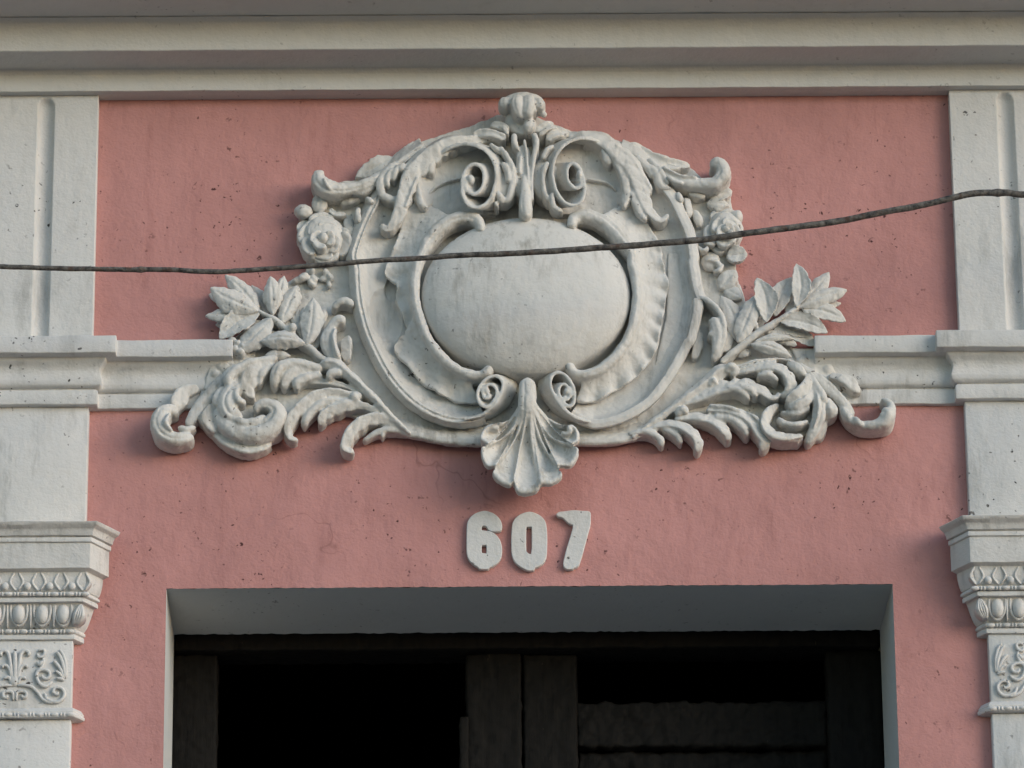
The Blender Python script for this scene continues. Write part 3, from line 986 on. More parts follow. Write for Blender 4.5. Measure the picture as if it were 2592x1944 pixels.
# ring around the shield: two C-scrolls
ringL = K2([(890, 1440), (912, 1400), (880, 1352), (815, 1335), (740, 1350), (660, 1400), (592, 1480), (545, 1565)]) + K5([(520, 65), (503, 150), (500, 240), (512, 340), (542, 440), (590, 545), (660, 640), (740, 708), (820, 752), (895, 762), (948, 742), (975, 700)])
ringR = K2([(1492, 1412), (1478, 1375), (1503, 1337), (1560, 1324), (1640, 1347), (1720, 1402), (1790, 1482), (1850, 1565)]) + K5([(1855, 65), (1876, 150), (1886, 260), (1878, 370), (1852, 470), (1806, 570), (1738, 655), (1650, 725), (1560, 758), (1492, 742), (1462, 702), (1430, 690)])
def ring_pts(r, d=104, w=13):
    n = len(r)
    out = []
    for i, (a, b) in enumerate(r):
        k = i / (n - 1)
        ww = w
        if i == 0: ww = 16
        if i in (n - 2, n - 1): ww = 15
        if 2 <= i <= 6: ww = 18
        out.append((a, b, d + (6 if i in (0, 1, n - 1, n - 2) else 0), ww))
    return out
ruffL = K2([(520, 1230), (440, 1330), (405, 1440), (372, 1535), (338, 1605)]) + K5([(318, 105), (312, 150), (352, 180), (394, 215), (388, 252), (378, 290), (410, 370), (436, 440), (462, 508), (415, 538), (368, 598), (402, 655), (455, 712), (505, 778), (565, 832), (632, 868), (655, 893), (740, 926), (785, 942), (850, 955), (905, 942)])
ruffR = K2([(1850, 1240), (1910, 1330), (1975, 1425), (2012, 1490), (2042, 1565)]) + K5([(2040, 40), (2062, 130), (2082, 205), (2066, 292), (2052, 380), (2032, 482), (2002, 618), (1960, 690), (1898, 762), (1830, 820), (1742, 870), (1660, 918), (1562, 944), (1505, 932)])
def cavetto(ring, ruff, nw, amp, seed):
    ring = ring[4:-3]
    R_ = cr(np.array(ring)[:, :2], 60)
    Q_ = cr(np.array(ruff)[:, :2], 60)
    cur = []
    for s, d in ((0.0, 100), (0.22, 84), (0.5, 66), (0.8, 58), (1.0, 60)):
        cur.append([(a[0] * (1 - s) + b[0] * s, a[1] * (1 - s) + b[1] * s, d) for a, b in zip(R_, Q_)])
    rr = np.random.default_rng(seed)
    ph = rr.random(6) * 6
    def wv(t, s):
        f = np.sin(2 * np.pi * nw * t + 0.7 * np.sin(9 * t + ph[0]))
        return amp * (np.abs(f) ** 1.4 - 0.5) * s ** 2.2 * 1.6
    return loft(cur, thick=13, n=220, m_=22, wave=wv)
part('inner_ring', [lobe(ring_pts(ringL), base=40, m_=7, flat=1.2), cavetto(ringL, ruffL, 4.5, 9, 1)], ct)
part('inner_ring', [lobe(ring_pts(ringR), base=40, m_=7, flat=1.2), cavetto(ringR, ruffR, 6.5, 8, 2)], ct)

# outer frame scrolls
frL = K2([(560, 900), (420, 1000), (330, 1115), (255, 1250), (195, 1370), (150, 1480), (120, 1590)]) + K5([(140, 110), (147, 240), (165, 360), (200, 490), (250, 610), (315, 735), (400, 852), (500, 948), (610, 1014), (730, 1052), (850, 1052), (935, 1025)])
profL = [(-21, 20), (-20, 44), (-14, 58), (-6, 72), (-2, 74), (1, 66), (4, 66), (6, 73), (9, 71), (13, 58), (26, 44), (52, 36), (84, 32), (110, 30)]
part('outer_scroll', [band(frL, profL, inward=-1, n=150)], ct, M_GRIMY, vox=0.0019, smooth=2,
     cut=[blob(*Z12([(560, 720)])[0], 52, 46, 88, 34, rot=0.16), blob(*Z12([(640, 380)])[0], 34, 22, 34, 34)])
frR1 = K2([(1780, 900), (1900, 960)]) + Z3([(640, 430), (790, 620), (920, 800), (1030, 1030), (1110, 1200), (1150, 1330), (1180, 1500), (1200, 1650)]) + K6([(152, 60), (165, 150), (180, 230), (203, 300)])
profR = [(-15, 20), (-14, 60), (-12, 69), (0, 74), (10, 74), (12, 70), (14, 52), (20, 45), (48, 36), (80, 32), (105, 30)]
part('outer_scroll', [band(frR1, profR, inward=1, n=120)], ct, M_GRIMY, vox=0.0017, smooth=1, noise=0.0009)
frR2 = Z10([(135, 570), (130, 700), (95, 900), (40, 1110)]) + Z8([(1330, 30), (1245, 200), (1120, 430), (960, 660), (800, 850), (600, 990), (350, 1108), (60, 1170)]) + Z7([(1600, 770), (1480, 725), (1400, 670)])
part('outer_scroll', [band(frR2, profR, inward=1, n=130)], ct, M_GRIMY, vox=0.0017, smooth=1, noise=0.0009)
part('trough_bed', [plate([(1690, 640), (1744, 640), (1750, 720), (1752, 775), (1738, 840), (1705, 905), (1655, 930), (1685, 800)], 39, 20)], ct, M_GRIMY, smooth=8, noise=0.0009)
# lower rim under the scrolls
rimL = [(950, 1078), (1005, 1099), (1066, 1116), (1131, 1127), (1212, 1132), (1290, 1132)]
rimR = [(1400, 1132), (1464, 1130), (1500, 1131), (1554, 1128), (1592, 1121), (1640, 1104)]
rp = [(-1, 5), (0, 30), (3, 40), (10, 46), (20, 46), (30, 38), (42, 20)]
part('lower_rim', [band(rimL, rp, base=3, n=60, inward=-1)], ct, M_GRIMY)
part('lower_rim', [band(rimR, rp, base=3, n=60, inward=-1)], ct, M_GRIMY)

# lower volutes
vR = [(p[0], p[1], 104 if i > 2 else 84 + 7 * i) for i, p in enumerate(Z7([(1640, 775), (1500, 735), (1400, 680), (1300, 590), (1215, 460), (1175, 340), (1190, 240), (1262, 195), (1350, 235), (1430, 345), (1458, 455), (1438, 560), (1385, 592), (1312, 530), (1268, 430), (1285, 355), (1335, 332), (1390, 390), (1402, 465), (1370, 512), (1332, 480)]))]
vL = [(p[0], p[1], 104 if i > 2 else 84 + 7 * i) for i, p in enumerate(Z7([(150, 742), (330, 705), (430, 640), (520, 560), (590, 430), (605, 320), (560, 250), (480, 240), (385, 290), (318, 400), (312, 500), (360, 580), (430, 595), (510, 520), (535, 420), (490, 345), (420, 345), (372, 410), (385, 480), (430, 495), (450, 450)]))]
part('volute', [ribbon(vR, (-32, 2, -62), 7.5), blob(*Z7([(1360, 430)])[0], 92, 9, 11, 14), plate(Z7([(1290, 360), (1340, 260), (1420, 340), (1450, 460), (1400, 570), (1310, 500)]), 80, 20)], ct, vox=0.0017, smooth=2, noise=0.001)
part('volute', [ribbon(vL, (34, 2, -62), 7.5), blob(*Z7([(420, 425)])[0], 92, 9, 11, 14), plate(Z7([(330, 420), (400, 300), (520, 300), (560, 420), (480, 570), (370, 550)]), 80, 20)], ct, vox=0.0017, smooth=2, noise=0.001)

# scallop shell
def shell():
    out = Z7([(560, 770), (430, 830), (362, 900), (352, 980), (430, 1035), (362, 1085), (372, 1210), (430, 1300), (520, 1300), (490, 1375), (560, 1462), (690, 1520), (735, 1470), (780, 1590), (875, 1612), (1000, 1585), (1060, 1500), (1180, 1500), (1290, 1430), (1300, 1365), (1255, 1290), (1400, 1290), (1480, 1180), (1492, 1085), (1430, 1040), (1490, 1000), (1495, 920), (1455, 840), (1330, 800)])
    notch = [0.0, 4 / 28, 8 / 28, 12 / 28, 16 / 28, 20 / 28, 24 / 28, 1.0]
    O = cr(np.array(out), 220)
    neckT = cr(np.array(Z7([(800, 560), (825, 600), (870, 640), (905, 650), (940, 640), (980, 600), (1000, 540)])), 220)
    m_ = 40
    G = np.zeros((220, m_, 3))
    # lobe phase by input index
    L = np.concatenate([[0], np.cumsum(np.linalg.norm(np.diff(np.array(out), axis=0), axis=1))])
    L /= L[-1]
    nk = [L[i] for i in (0, 4, 8, 12, 16, 20, 24, 28)]
    for i in range(220):
        t = i / 219
        k = max(0, min(6, int(np.searchsorted(nk, t) - 1)))
        q = (t - nk[k]) / (nk[k + 1] - nk[k])
        rib = 1 - math.sin(math.pi * min(1, max(0, q))) ** 0.8
        for j in range(m_):
            s = j / (m_ - 1)
            p_ = neckT[i] * (1 - s) + O[i] * s
            # curve lines outwards like the ribs of a shell
            bow = math.sin(math.pi * s) * 18 * (abs(t - 0.5) * 2)
            p_ = p_ + np.array([0, bow])
            d = 118 - 52 * math.sin(math.pi * min(1, s * 0.95)) ** 0.9 + 26 * s ** 3 + rib ** 1.5 * (15 * math.sin(math.pi * min(1, s * 1.0)) ** 0.7 + 2) - (1 - rib) * 4 * s
            if s > 0.93:
                d -= ((s - 0.93) / 0.07) ** 2 * 16
            G[i, j] = (p_[0], p_[1], d)
    top = W(G.reshape(-1, 3)).reshape(220, m_, 3)
    bot = top.copy()
    thick = np.linspace(60, 22, m_) / PPM
    bot[:, :, 2] = np.maximum(bot[:, :, 2] - thick[None, :], 0.003)
    return grid_solid(top, bot)
shell_parts = [shell(), lobe(Z7([(900, 235, 124, 95), (900, 400, 128, 100), (895, 560, 126, 105), (890, 700, 112, 120), (880, 850, 92, 130)]), base=30, flat=0.7)]
for pts in ([(900, 640, 116, 13), (850, 900, 90, 13), (790, 1150, 84, 13), (745, 1430, 106, 13)], [(920, 640, 116, 13), (945, 950, 90, 13), (980, 1200, 84, 13), (1015, 1450, 106, 13)],
            [(950, 620, 116, 13), (1020, 900, 90, 13), (1130, 1120, 86, 13), (1250, 1280, 108, 13)], [(980, 600, 116, 13), (1060, 800, 94, 13), (1200, 960, 90, 13), (1420, 1045, 112, 13)],
            [(860, 640, 116, 13), (780, 900, 90, 13), (660, 1120, 86, 13), (530, 1285, 108, 13)], [(830, 600, 116, 13), (730, 830, 94, 13), (600, 960, 90, 13), (440, 1035, 112, 13)]):
    shell_parts.append(lobe(Z7(pts), base=30, prof='ridge', flat=1.3))
shell_parts += [lobe(Z7([(1300, 870, 108, 22), (1330, 900, 112, 26), (1400, 880, 118, 26), (1380, 830, 120, 24), (1420, 815, 118, 22), (1480, 880, 116, 24), (1490, 960, 112, 22)]), base=60),
                lobe(Z7([(560, 860, 104, 22), (520, 820, 112, 34), (440, 830, 114, 30), (385, 900, 112, 26), (380, 970, 108, 26), (430, 1010, 104, 24)]), base=50)]
part('scallop_shell', shell_parts, ct, vox=0.0018, smooth=2, noise=0.0012)

# upper volutes
uR = Z2([(2080, 930, 62), (1990, 790, 80), (1880, 715, 96), (1720, 690, 108), (1570, 735, 118), (1455, 840, 124), (1392, 990, 126), (1386, 1150, 126), (1432, 1320, 126), (1530, 1440, 126), (1640, 1472, 126), (1728, 1405, 126), (1758, 1285, 126), (1745, 1160, 126), (1705, 1055, 126), (1640, 992, 126), (1580, 1000, 126), (1548, 1080, 126), (1568, 1190, 126), (1635, 1272, 126), (1700, 1262, 126), (1722, 1200, 126), (1690, 1170, 126)])
uL = Z2([(-40, 1050, 62), (30, 930, 80), (120, 830, 96), (290, 765, 108), (450, 770, 118), (590, 840, 124), (680, 960, 126), (712, 1110, 126), (690, 1270, 126), (630, 1410, 126), (520, 1495, 126), (400, 1480, 126), (330, 1380, 126), (310, 1240, 126), (340, 1090, 126), (410, 1005, 126), (490, 1000, 126), (555, 1060, 126), (570, 1180, 126), (530, 1290, 126), (450, 1345, 126), (375, 1300, 126), (360, 1200, 126), (400, 1140, 126)])
part('volute', [ribbon(uR, (-44, 4, -84), 9, n=160), blob(*Z2([(1690, 1130)])[0], 116, 9, 12, 16), lobe(Z2([(1300, 900, 96, 120), (1270, 1150, 104, 140), (1330, 1380, 100, 130)]), base=30, flat=0.5)], ct, vox=0.0018, smooth=2, noise=0.001)
part('volute', [ribbon(uL, (46, 4, -84), 9, n=160), blob(*Z2([(420, 1180)])[0], 116, 11, 14, 16), lobe(Z2([(800, 950, 96, 110), (850, 1180, 104, 140), (790, 1400, 100, 120)]), base=30, flat=0.5)], ct, vox=0.0018, smooth=2, noise=0.001)

# keel between the volutes with its ribs
keel = [lobe(Z2([(1045, 1110, 112, 22), (1050, 1250, 124, 48), (1060, 1430, 132, 74), (1070, 1600, 134, 92)]), base=60, flat=0.8),
        lobe(Z2([(1030, 760, 104, 70), (1040, 950, 108, 90), (1050, 1150, 106, 100), (1060, 1400, 100, 140)]), base=20, flat=0.4)]
for pts in ([(1150, 620, 120, 34), (1190, 720, 122, 30), (1160, 900, 118, 28), (1130, 1150, 116, 26), (1140, 1400, 112, 20)], [(1045, 690, 116, 18), (1070, 850, 116, 18), (1085, 1050, 116, 16), (1100, 1250, 118, 12)],
            [(930, 620, 116, 34), (935, 740, 116, 30), (985, 830, 112, 20)], [(1010, 880, 114, 20), (990, 1020, 114, 24), (1000, 1110, 112, 14)],
            [(760, 780, 116, 26), (840, 880, 120, 34), (905, 1020, 120, 38), (915, 1180, 118, 40), (870, 1360, 114, 40), (800, 1440, 108, 30)],
            [(790, 960, 118, 26), (850, 1060, 122, 40), (870, 1200, 120, 34)], [(720, 1290, 116, 20), (760, 1350, 120, 44), (790, 1440, 114, 40)], [(700, 1420, 112, 16), (740, 1490, 112, 34)],
            [(1330, 960, 122, 26), (1290, 1010, 124, 34), (1265, 1150, 122, 26), (1290, 1330, 120, 30), (1340, 1420, 116, 34)], [(1380, 1310, 120, 20), (1370, 1380, 122, 36), (1400, 1480, 118, 34), (1500, 1540, 110, 20)],
            [(1400, 760, 118, 22), (1310, 820, 120, 34), (1260, 930, 120, 30)], [(640, 740, 112, 20), (720, 800, 116, 30), (800, 830, 114, 30)]):
    keel.append(lobe(Z2(pts), base=60, flat=0.9))
part('keel_leaf', keel, ct, vox=0.0018, smooth=2, noise=0.0012)

# finial knob and its leaves
fin = [blob(*Z2([(1035, 290)])[0], 84, 56, 32, 26)]
for pts in ([(830, 190, 108, 60), (820, 270, 120, 78), (835, 350, 112, 50)], [(985, 165, 122, 60), (960, 260, 138, 72), (985, 370, 132, 60), (1040, 450, 118, 30)], [(1090, 165, 122, 60), (1100, 260, 138, 72), (1085, 370, 134, 64), (1055, 455, 120, 40)],
            [(1200, 210, 114, 40), (1235, 280, 124, 70), (1270, 340, 116, 46)], [(1150, 320, 128, 30), (1180, 380, 124, 24)]):
    fin.append(lobe(Z2(pts), base=66, flat=0.9))
fin += [lobe(Z2([(1010, 330, 96, 190), (1000, 430, 88, 200), (1010, 520, 84, 170), (1040, 640, 92, 70)]), base=8, flat=0.35), lobe(Z2([(1140, 440, 110, 60), (1100, 540, 114, 76), (1080, 630, 106, 50)]), base=20), blob(*Z2([(1270, 415)])[0], 92, 9, 8, 10)]
part('finial', fin, ct, vox=0.0018, smooth=2, noise=0.001)
for pts in ([(1160, 600, 92, 40), (1280, 540, 96, 60), (1390, 495, 88, 50)], [(1300, 700, 96, 40), (1420, 610, 100, 70), (1560, 610, 88, 60)], [(1220, 650, 100, 30), (1330, 570, 104, 24), (1450, 560, 98, 18)],
            [(870, 590, 92, 30), (760, 530, 94, 56), (650, 520, 84, 40)], [(830, 690, 98, 40), (680, 620, 100, 56), (520, 620, 90, 60), (450, 680, 82, 36)], [(860, 640, 96, 20), (800, 550, 98, 24), (740, 560, 94, 20)]):
    part('finial_leaf', [lobe(Z2(pts), base=12, prof='gutter', flat=0.6)], ct, vox=0.0019, smooth=2)

# hood rims beside the volutes, with the thin rib across the hollow
hoodL = K2([(575, 1290), (530, 1200), (530, 1110), (565, 1030), (625, 955), (705, 905), (800, 882)])
hoodR = K2([(1800, 1285), (1835, 1200), (1828, 1110), (1790, 1020), (1740, 950), (1660, 885), (1560, 862)])
hp = [(-26, 30), (-22, 64), (-8, 84), (0, 90), (4, 86), (9, 72), (20, 60), (38, 47), (60, 40), (80, 36)]
bedL = K2([(500, 1330), (505, 1180), (545, 1050), (640, 950), (760, 895), (900, 880), (1010, 960), (1040, 1100), (1010, 1330), (820, 1345), (680, 1400), (560, 1480)])
bedR = K2([(1850, 1330), (1850, 1180), (1815, 1060), (1730, 950), (1620, 885), (1480, 875), (1380, 960), (1350, 1100), (1370, 1330), (1560, 1335), (1700, 1400), (1820, 1480)])
part('hood_bed', [plate(bedL, 49, 14)], ct, smooth=6)
part('hood_bed', [plate(bedR, 49, 14)], ct, smooth=6)
part('hood', [band(hoodL, hp, inward=1, n=80, taper=([0, .12, .8, 1], [.5, 1, 1, .8])), lobe(K2([(640, 950, 86, 14), (600, 1030, 92, 26), (612, 1085, 86, 20)]), base=40), lobe(K2([(520, 1200, 84, 14), (545, 1260, 92, 26), (572, 1300, 84, 18)]), base=40)], ct)
part('hood', [band(hoodR, hp, inward=-1, n=80, taper=([0, .12, .8, 1], [.5, 1, 1, .8])), lobe(K2([(1660, 920, 88, 12), (1700, 980, 92, 30), (1712, 1030, 86, 16)]), base=40), lobe(K2([(1790, 1040, 88, 12), (1820, 1150, 92, 34), (1800, 1270, 86, 16)]), base=40)], ct)
part('rib', [lobe(K2([(560, 1240, 58, 8), (620, 1170, 62, 9), (700, 1125, 64, 9), (790, 1105, 62, 9)]), base=30, flat=1.6)], ct, smooth=1, noise=0.0006)
part('rib', [lobe(K2([(1570, 1110, 62, 9), (1640, 1120, 64, 9), (1710, 1140, 62, 9), (1760, 1185, 58, 8)]), base=30, flat=1.6)], ct, smooth=1, noise=0.0006)

# long acanthus leaves over the shoulders
def acanthus(name, items, **kw):
    sol = [lobe(f(p), base=b, prof=pr, flat=fl) for f, p, b, pr, fl in items]
    if name == 'frame_lobe':
        return [part(name, [q], ct, **kw) for q in sol]
    return part(name, sol, ct, **kw)

acanthus('acanthus_leaf', [
    (K2, [(1010, 850, 70, 20), (860, 865, 88, 34), (700, 900, 96, 50), (570, 985, 100, 58), (480, 1090, 100, 56), (440, 1200, 98, 50), (400, 1320, 92, 40), (340, 1415, 84, 24), (285, 1395, 82, 16)], 24, 'half', 0.5),
    (K2, [(860, 862, 90, 16), (690, 880, 92, 20), (540, 950, 90, 24), (440, 1040, 86, 22)], 24, 'ridge', 0.9),
    (Z1, [(1480, 1080, 84, 50), (1300, 1180, 86, 60), (1230, 1340, 88, 62), (1260, 1490, 86, 60), (1400, 1560, 84, 55), (1490, 1540, 80, 30)], 24, 'round', 0.9),
    (Z1, [(1420, 1130, 90, 30), (1330, 1250, 92, 38), (1340, 1390, 88, 26)], 24, 'round', 0.9),
    (Z1, [(1500, 1080, 92, 30), (1425, 1200, 94, 46), (1415, 1310, 88, 34)], 24, 'round', 0.9),
    (Z1, [(1560, 1040, 94, 40), (1515, 1160, 98, 52)], 24, 'round', 0.9),
    (K2, [(520, 1090, 98, 10), (480, 1190, 98, 12), (440, 1290, 94, 10)], 60, 'ridge', 1.2),
])
acanthus('acanthus_leaf', [
    (K2, [(1420, 835, 70, 20), (1560, 838, 88, 34), (1690, 880, 96, 50), (1800, 970, 100, 58), (1880, 1080, 100, 54), (1920, 1200, 96, 46), (1960, 1300, 90, 34), (2030, 1365, 84, 22), (2080, 1325, 82, 14)], 24, 'half', 0.5),
    (K2, [(1740, 890, 94, 16), (1860, 990, 94, 30), (1975, 1180, 90, 10)], 24, 'ridge', 0.9),
    (Z3, [(330, 600, 92, 30), (470, 700, 94, 56), (590, 850, 86, 14)], 24, 'ridge', 0.9),
    (Z3, [(0, 130, 92, 30), (150, 330, 96, 50), (240, 560, 96, 56), (250, 780, 90, 46), (210, 880, 84, 16)], 24, 'round', 0.7),
    (Z3, [(330, 650, 92, 60), (380, 800, 92, 60), (450, 980, 88, 50), (540, 1090, 84, 30)], 24, 'round', 0.6),
])
acanthus('shoulder_leaf', [
    (K2, [(1870, 890, 60, 20), (1960, 960, 66, 40), (2080, 1010, 66, 50), (2180, 1010, 60, 34)], 12, 'gutter', 0.7),
    (Z3, [(380, 180, 82, 40), (540, 330, 86, 60), (620, 470, 84, 30)], 20, 'round', 0.8),
    (Z3, [(560, 300, 84, 40), (680, 440, 88, 60), (730, 590, 84, 60), (880, 640, 78, 30)], 20, 'round', 0.8),
    (Z3, [(700, 320, 86, 30), (760, 450, 88, 40), (850, 570, 84, 20)], 20, 'round', 0.9),
    (Z3, [(200, 40, 70, 30), (360, 30, 66, 50), (480, 80, 58, 34)], 12, 'round', 0.7),
])
acanthus('curled_horn', [
    (Z3, [(560, 220, 78, 40), (720, 370, 82, 60), (880, 470, 84, 84), (1080, 530, 86, 92), (1300, 560, 88, 94), (1490, 540, 94, 104), (1610, 430, 98, 104), (1600, 310, 98, 92), (1510, 260, 96, 80), (1440, 320, 92, 60)], 14, 'round', 0.85),
    (Z3, [(760, 330, 92, 20), (1000, 450, 94, 26), (1250, 480, 92, 20)], 30, 'ridge', 1.1),
    (Z3, [(620, 210, 52, 40), (820, 250, 58, 60), (1020, 300, 58, 70), (1150, 310, 52, 50)], 8, 'gutter', 0.5),
    (Z3, [(820, 460, 94, 20), (940, 540, 94, 30), (1050, 570, 90, 16)], 30, 'round', 0.9),
])
acanthus('curled_horn', [
    (Z1, [(1750, 880, 70, 30), (1450, 1060, 78, 50), (1200, 1230, 82, 66), (980, 1350, 84, 86), (760, 1400, 88, 96), (560, 1390, 96, 120), (420, 1330, 98, 130), (370, 1220, 98, 112), (430, 1150, 96, 86)], 14, 'round', 0.85),
    (Z1, [(560, 1440, 96, 20), (480, 1360, 106, 26), (440, 1260, 106, 20)], 30, 'ridge', 1.1),
    (Z1, [(1250, 1210, 70, 40), (1080, 1380, 76, 70), (900, 1450, 76, 66), (740, 1440, 70, 30)], 20, 'round', 0.6),
])
part('side_leaf', [leaf(Z1([(1450, 1000)])[0], Z1([(880, 1260)])[0], 46, 40, 34, cup=0.2, thick=26)], ct)
part('side_leaf', [leaf(Z1([(1850, 810)])[0], Z1([(1480, 930)])[0], 26, 44, 34, cup=0.2, thick=26)], ct)

# flanking small lobes on the left frame edge
acanthus('frame_lobe', [
    (Z11, [(1120, 130, 76, 30), (1180, 120, 84, 40), (1240, 190, 80, 36)], 20, 'round', 0.9),
    (Z11, [(1050, 230, 66, 30), (1020, 330, 74, 46), (1050, 450, 72, 40)], 20, 'round', 0.9),
    (Z11, [(780, 190, 50, 50), (930, 130, 56, 60), (1060, 90, 54, 40)], 14, 'round', 0.7),
    (Z11, [(620, 260, 52, 40), (720, 320, 58, 50), (860, 330, 54, 40)], 14, 'gutter', 0.7),
    (Z11, [(880, 380, 42, 60), (900, 520, 48, 70), (920, 680, 44, 40)], 14, 'round', 0.6),
])
acanthus('frame_lobe', [
    (Z3, [(960, 680, 72, 30), (1000, 760, 80, 50), (1010, 840, 76, 40)], 20, 'round', 0.9),
    (Z3, [(1090, 760, 58, 40), (1130, 900, 66, 56), (1120, 1040, 60, 40)], 14, 'half', 0.8),
    (ZR, [(120, 150, 56, 20), (250, 180, 60, 40), (370, 190, 54, 36)], 12, 'round', 0.7),
    (ZR, [(200, 380, 50, 40), (260, 500, 54, 60), (300, 620, 48, 50)], 12, 'round', 0.6),
    (ZR, [(260, 900, 50, 16), (320, 950, 62, 26), (385, 930, 62, 26), (390, 890, 56, 16)], 14, 'round', 1.0),
])

# roses
def rose(center, R, d0, parent, seed, sq=1.0):
    rr = np.random.default_rng(seed)
    core = part('rose', [blob(center[0], center[1], d0 - 6, R * 0.92, R * 0.98 * sq, 34), blob(center[0], center[1], d0 + 22, R * 0.26, R * 0.26, 24)], parent, smooth=4)
    for k, (n, r, w, dd) in enumerate(((6, 0.80, 0.34, 12), (5, 0.52, 0.27, 28), (3, 0.26, 0.18, 42))):
        a0 = rr.random() * 6.28
        for i in range(n):
            a = a0 + 2 * math.pi * i / n + rr.normal(0, 0.22)
            jx, jy, jd = rr.normal(0, R * 0.07), rr.normal(0, R * 0.07), rr.normal(0, 5)
            sp = 2 * math.pi / n * 0.72
            pts = []
            for q in np.linspace(-1, 1, 5):
                aa = a + q * sp * 0.9
                rq = R * r * (1 - 0.10 * q * q + rr.normal(0, 0.025))
                pts.append((center[0] + jx + rq * math.cos(aa), center[1] + jy - rq * math.sin(aa) * sq, d0 + dd + jd + 6 * q, R * w * (0.55 if abs(q) > 0.9 else 0.9)))
            part('petal', [lobe(pts, base=d0 - 20, prof='half', flat=0.95)], core, vox=0.0019, smooth=2, noise=0.0014)
    return core

rose(Z11([(545, 690)])[0], 62, 46, ct, 3, 1.05)
rose(ZR([(640, 690)])[0], 50, 40, ct, 8, 1.1)
part('rosebud', [blob(*Z11([(265, 315)])[0], 40, 24, 20, 24), lobe(Z11([(330, 280, 50, 30), (260, 300, 62, 60), (190, 350, 56, 40)]), base=10)], ct)
part('leaf', [leaf(Z11([(490, 330)])[0], Z11([(490, 45)])[0], 36, 46, 44, cup=-0.1, thick=20)], ct)
part('leaf', [leaf(Z11([(300, 420)])[0], Z11([(250, 680)])[0], 34, 34, 34, cup=0.3, thick=18)], ct)
part('small_flower', [blob(*ZR([(790, 1050)])[0], 30, 26, 22, 14), leaf(ZR([(660, 1040)])[0], ZR([(960, 1010)])[0], 44, 46, 50, cup=0.5, thick=14), lobe(ZR([(660, 960, 46, 30), (760, 930, 52, 40), (860, 960, 46, 30)]), base=10)], ct)
part('small_flower', [blob(*ZR([(430, 1120)])[0], 28, 24, 28, 14), lobe(ZR([(330, 1100, 46, 30), (420, 1070, 52, 36), (520, 1100, 50, 40), (580, 1200, 46, 30)]), base=10), lobe(ZR([(470, 1250, 44, 30), (560, 1230, 50, 36), (610, 1150, 46, 26)]), base=10)], ct)
part('leaf', [leaf(ZR([(420, 200)])[0], ZR([(745, 130)])[0], 40, 40, 40, cup=0.5, thick=20)], ct)
part('leaf', [leaf(ZR([(380, 300)])[0], ZR([(705, 330)])[0], 34, 42, 38, cup=-0.3, thick=20)], ct)
part('rosebud', [blob(*ZR([(810, 490)])[0], 40, 14, 18, 18), blob(*ZR([(760, 460)])[0], 40, 12, 10, 14)], ct)
part('leaf', [leaf(ZR([(560, 1500)])[0], ZR([(800, 1230)])[0], 44, 34, 38, cup=-0.2, thick=22)], ct)
part('leaf', [leaf(ZR([(620, 1500)])[0], ZR([(880, 1640)])[0], 34, 30, 34, cup=-0.2, thick=22)], ct)
lumps = []
rr = np.random.default_rng(4)
for i in range(26):
    a, b = 1340 + rr.random() * 560, 120 + rr.random() * 240
    if a + b < 1640: continue
    lumps.append(blob(*Z4([(a, b)])[0], 24 + rr.random() * 10, 5 + rr.random() * 8, 5 + rr.random() * 7, 8 + rr.random() * 6, n=7))
part('broken_plaster', lumps, ct, smooth=2)

rr = np.random.default_rng(14)
part('plaster_patch', [plate([(545, 868), (600, 858), (650, 880), (640, 960), (560, 990), (515, 985)], 30)] + [blob(540 + rr.random() * 90, 875 + rr.random() * 80, 24, 12 + rr.random() * 16, 8 + rr.random() * 10, 8 + rr.random() * 6, n=8) for i in range(16)] + [blob(588 + i * 7, 868 + (i * 23) % 38, 34, 15, 12, 30, n=8) for i in range(5)], ct, smooth=3)
part('plaster_patch', [plate([(2000, 880), (2060, 880), (2090, 900), (2115, 940), (2130, 985), (2100, 1000), (2040, 960)], 27)] + [blob(2020 + rr.random() * 90, 905 + rr.random() * 70, 24, 12 + rr.random() * 16, 8 + rr.random() * 8, 8 + rr.random() * 4, n=8) for i in range(12)], ct, smooth=4)
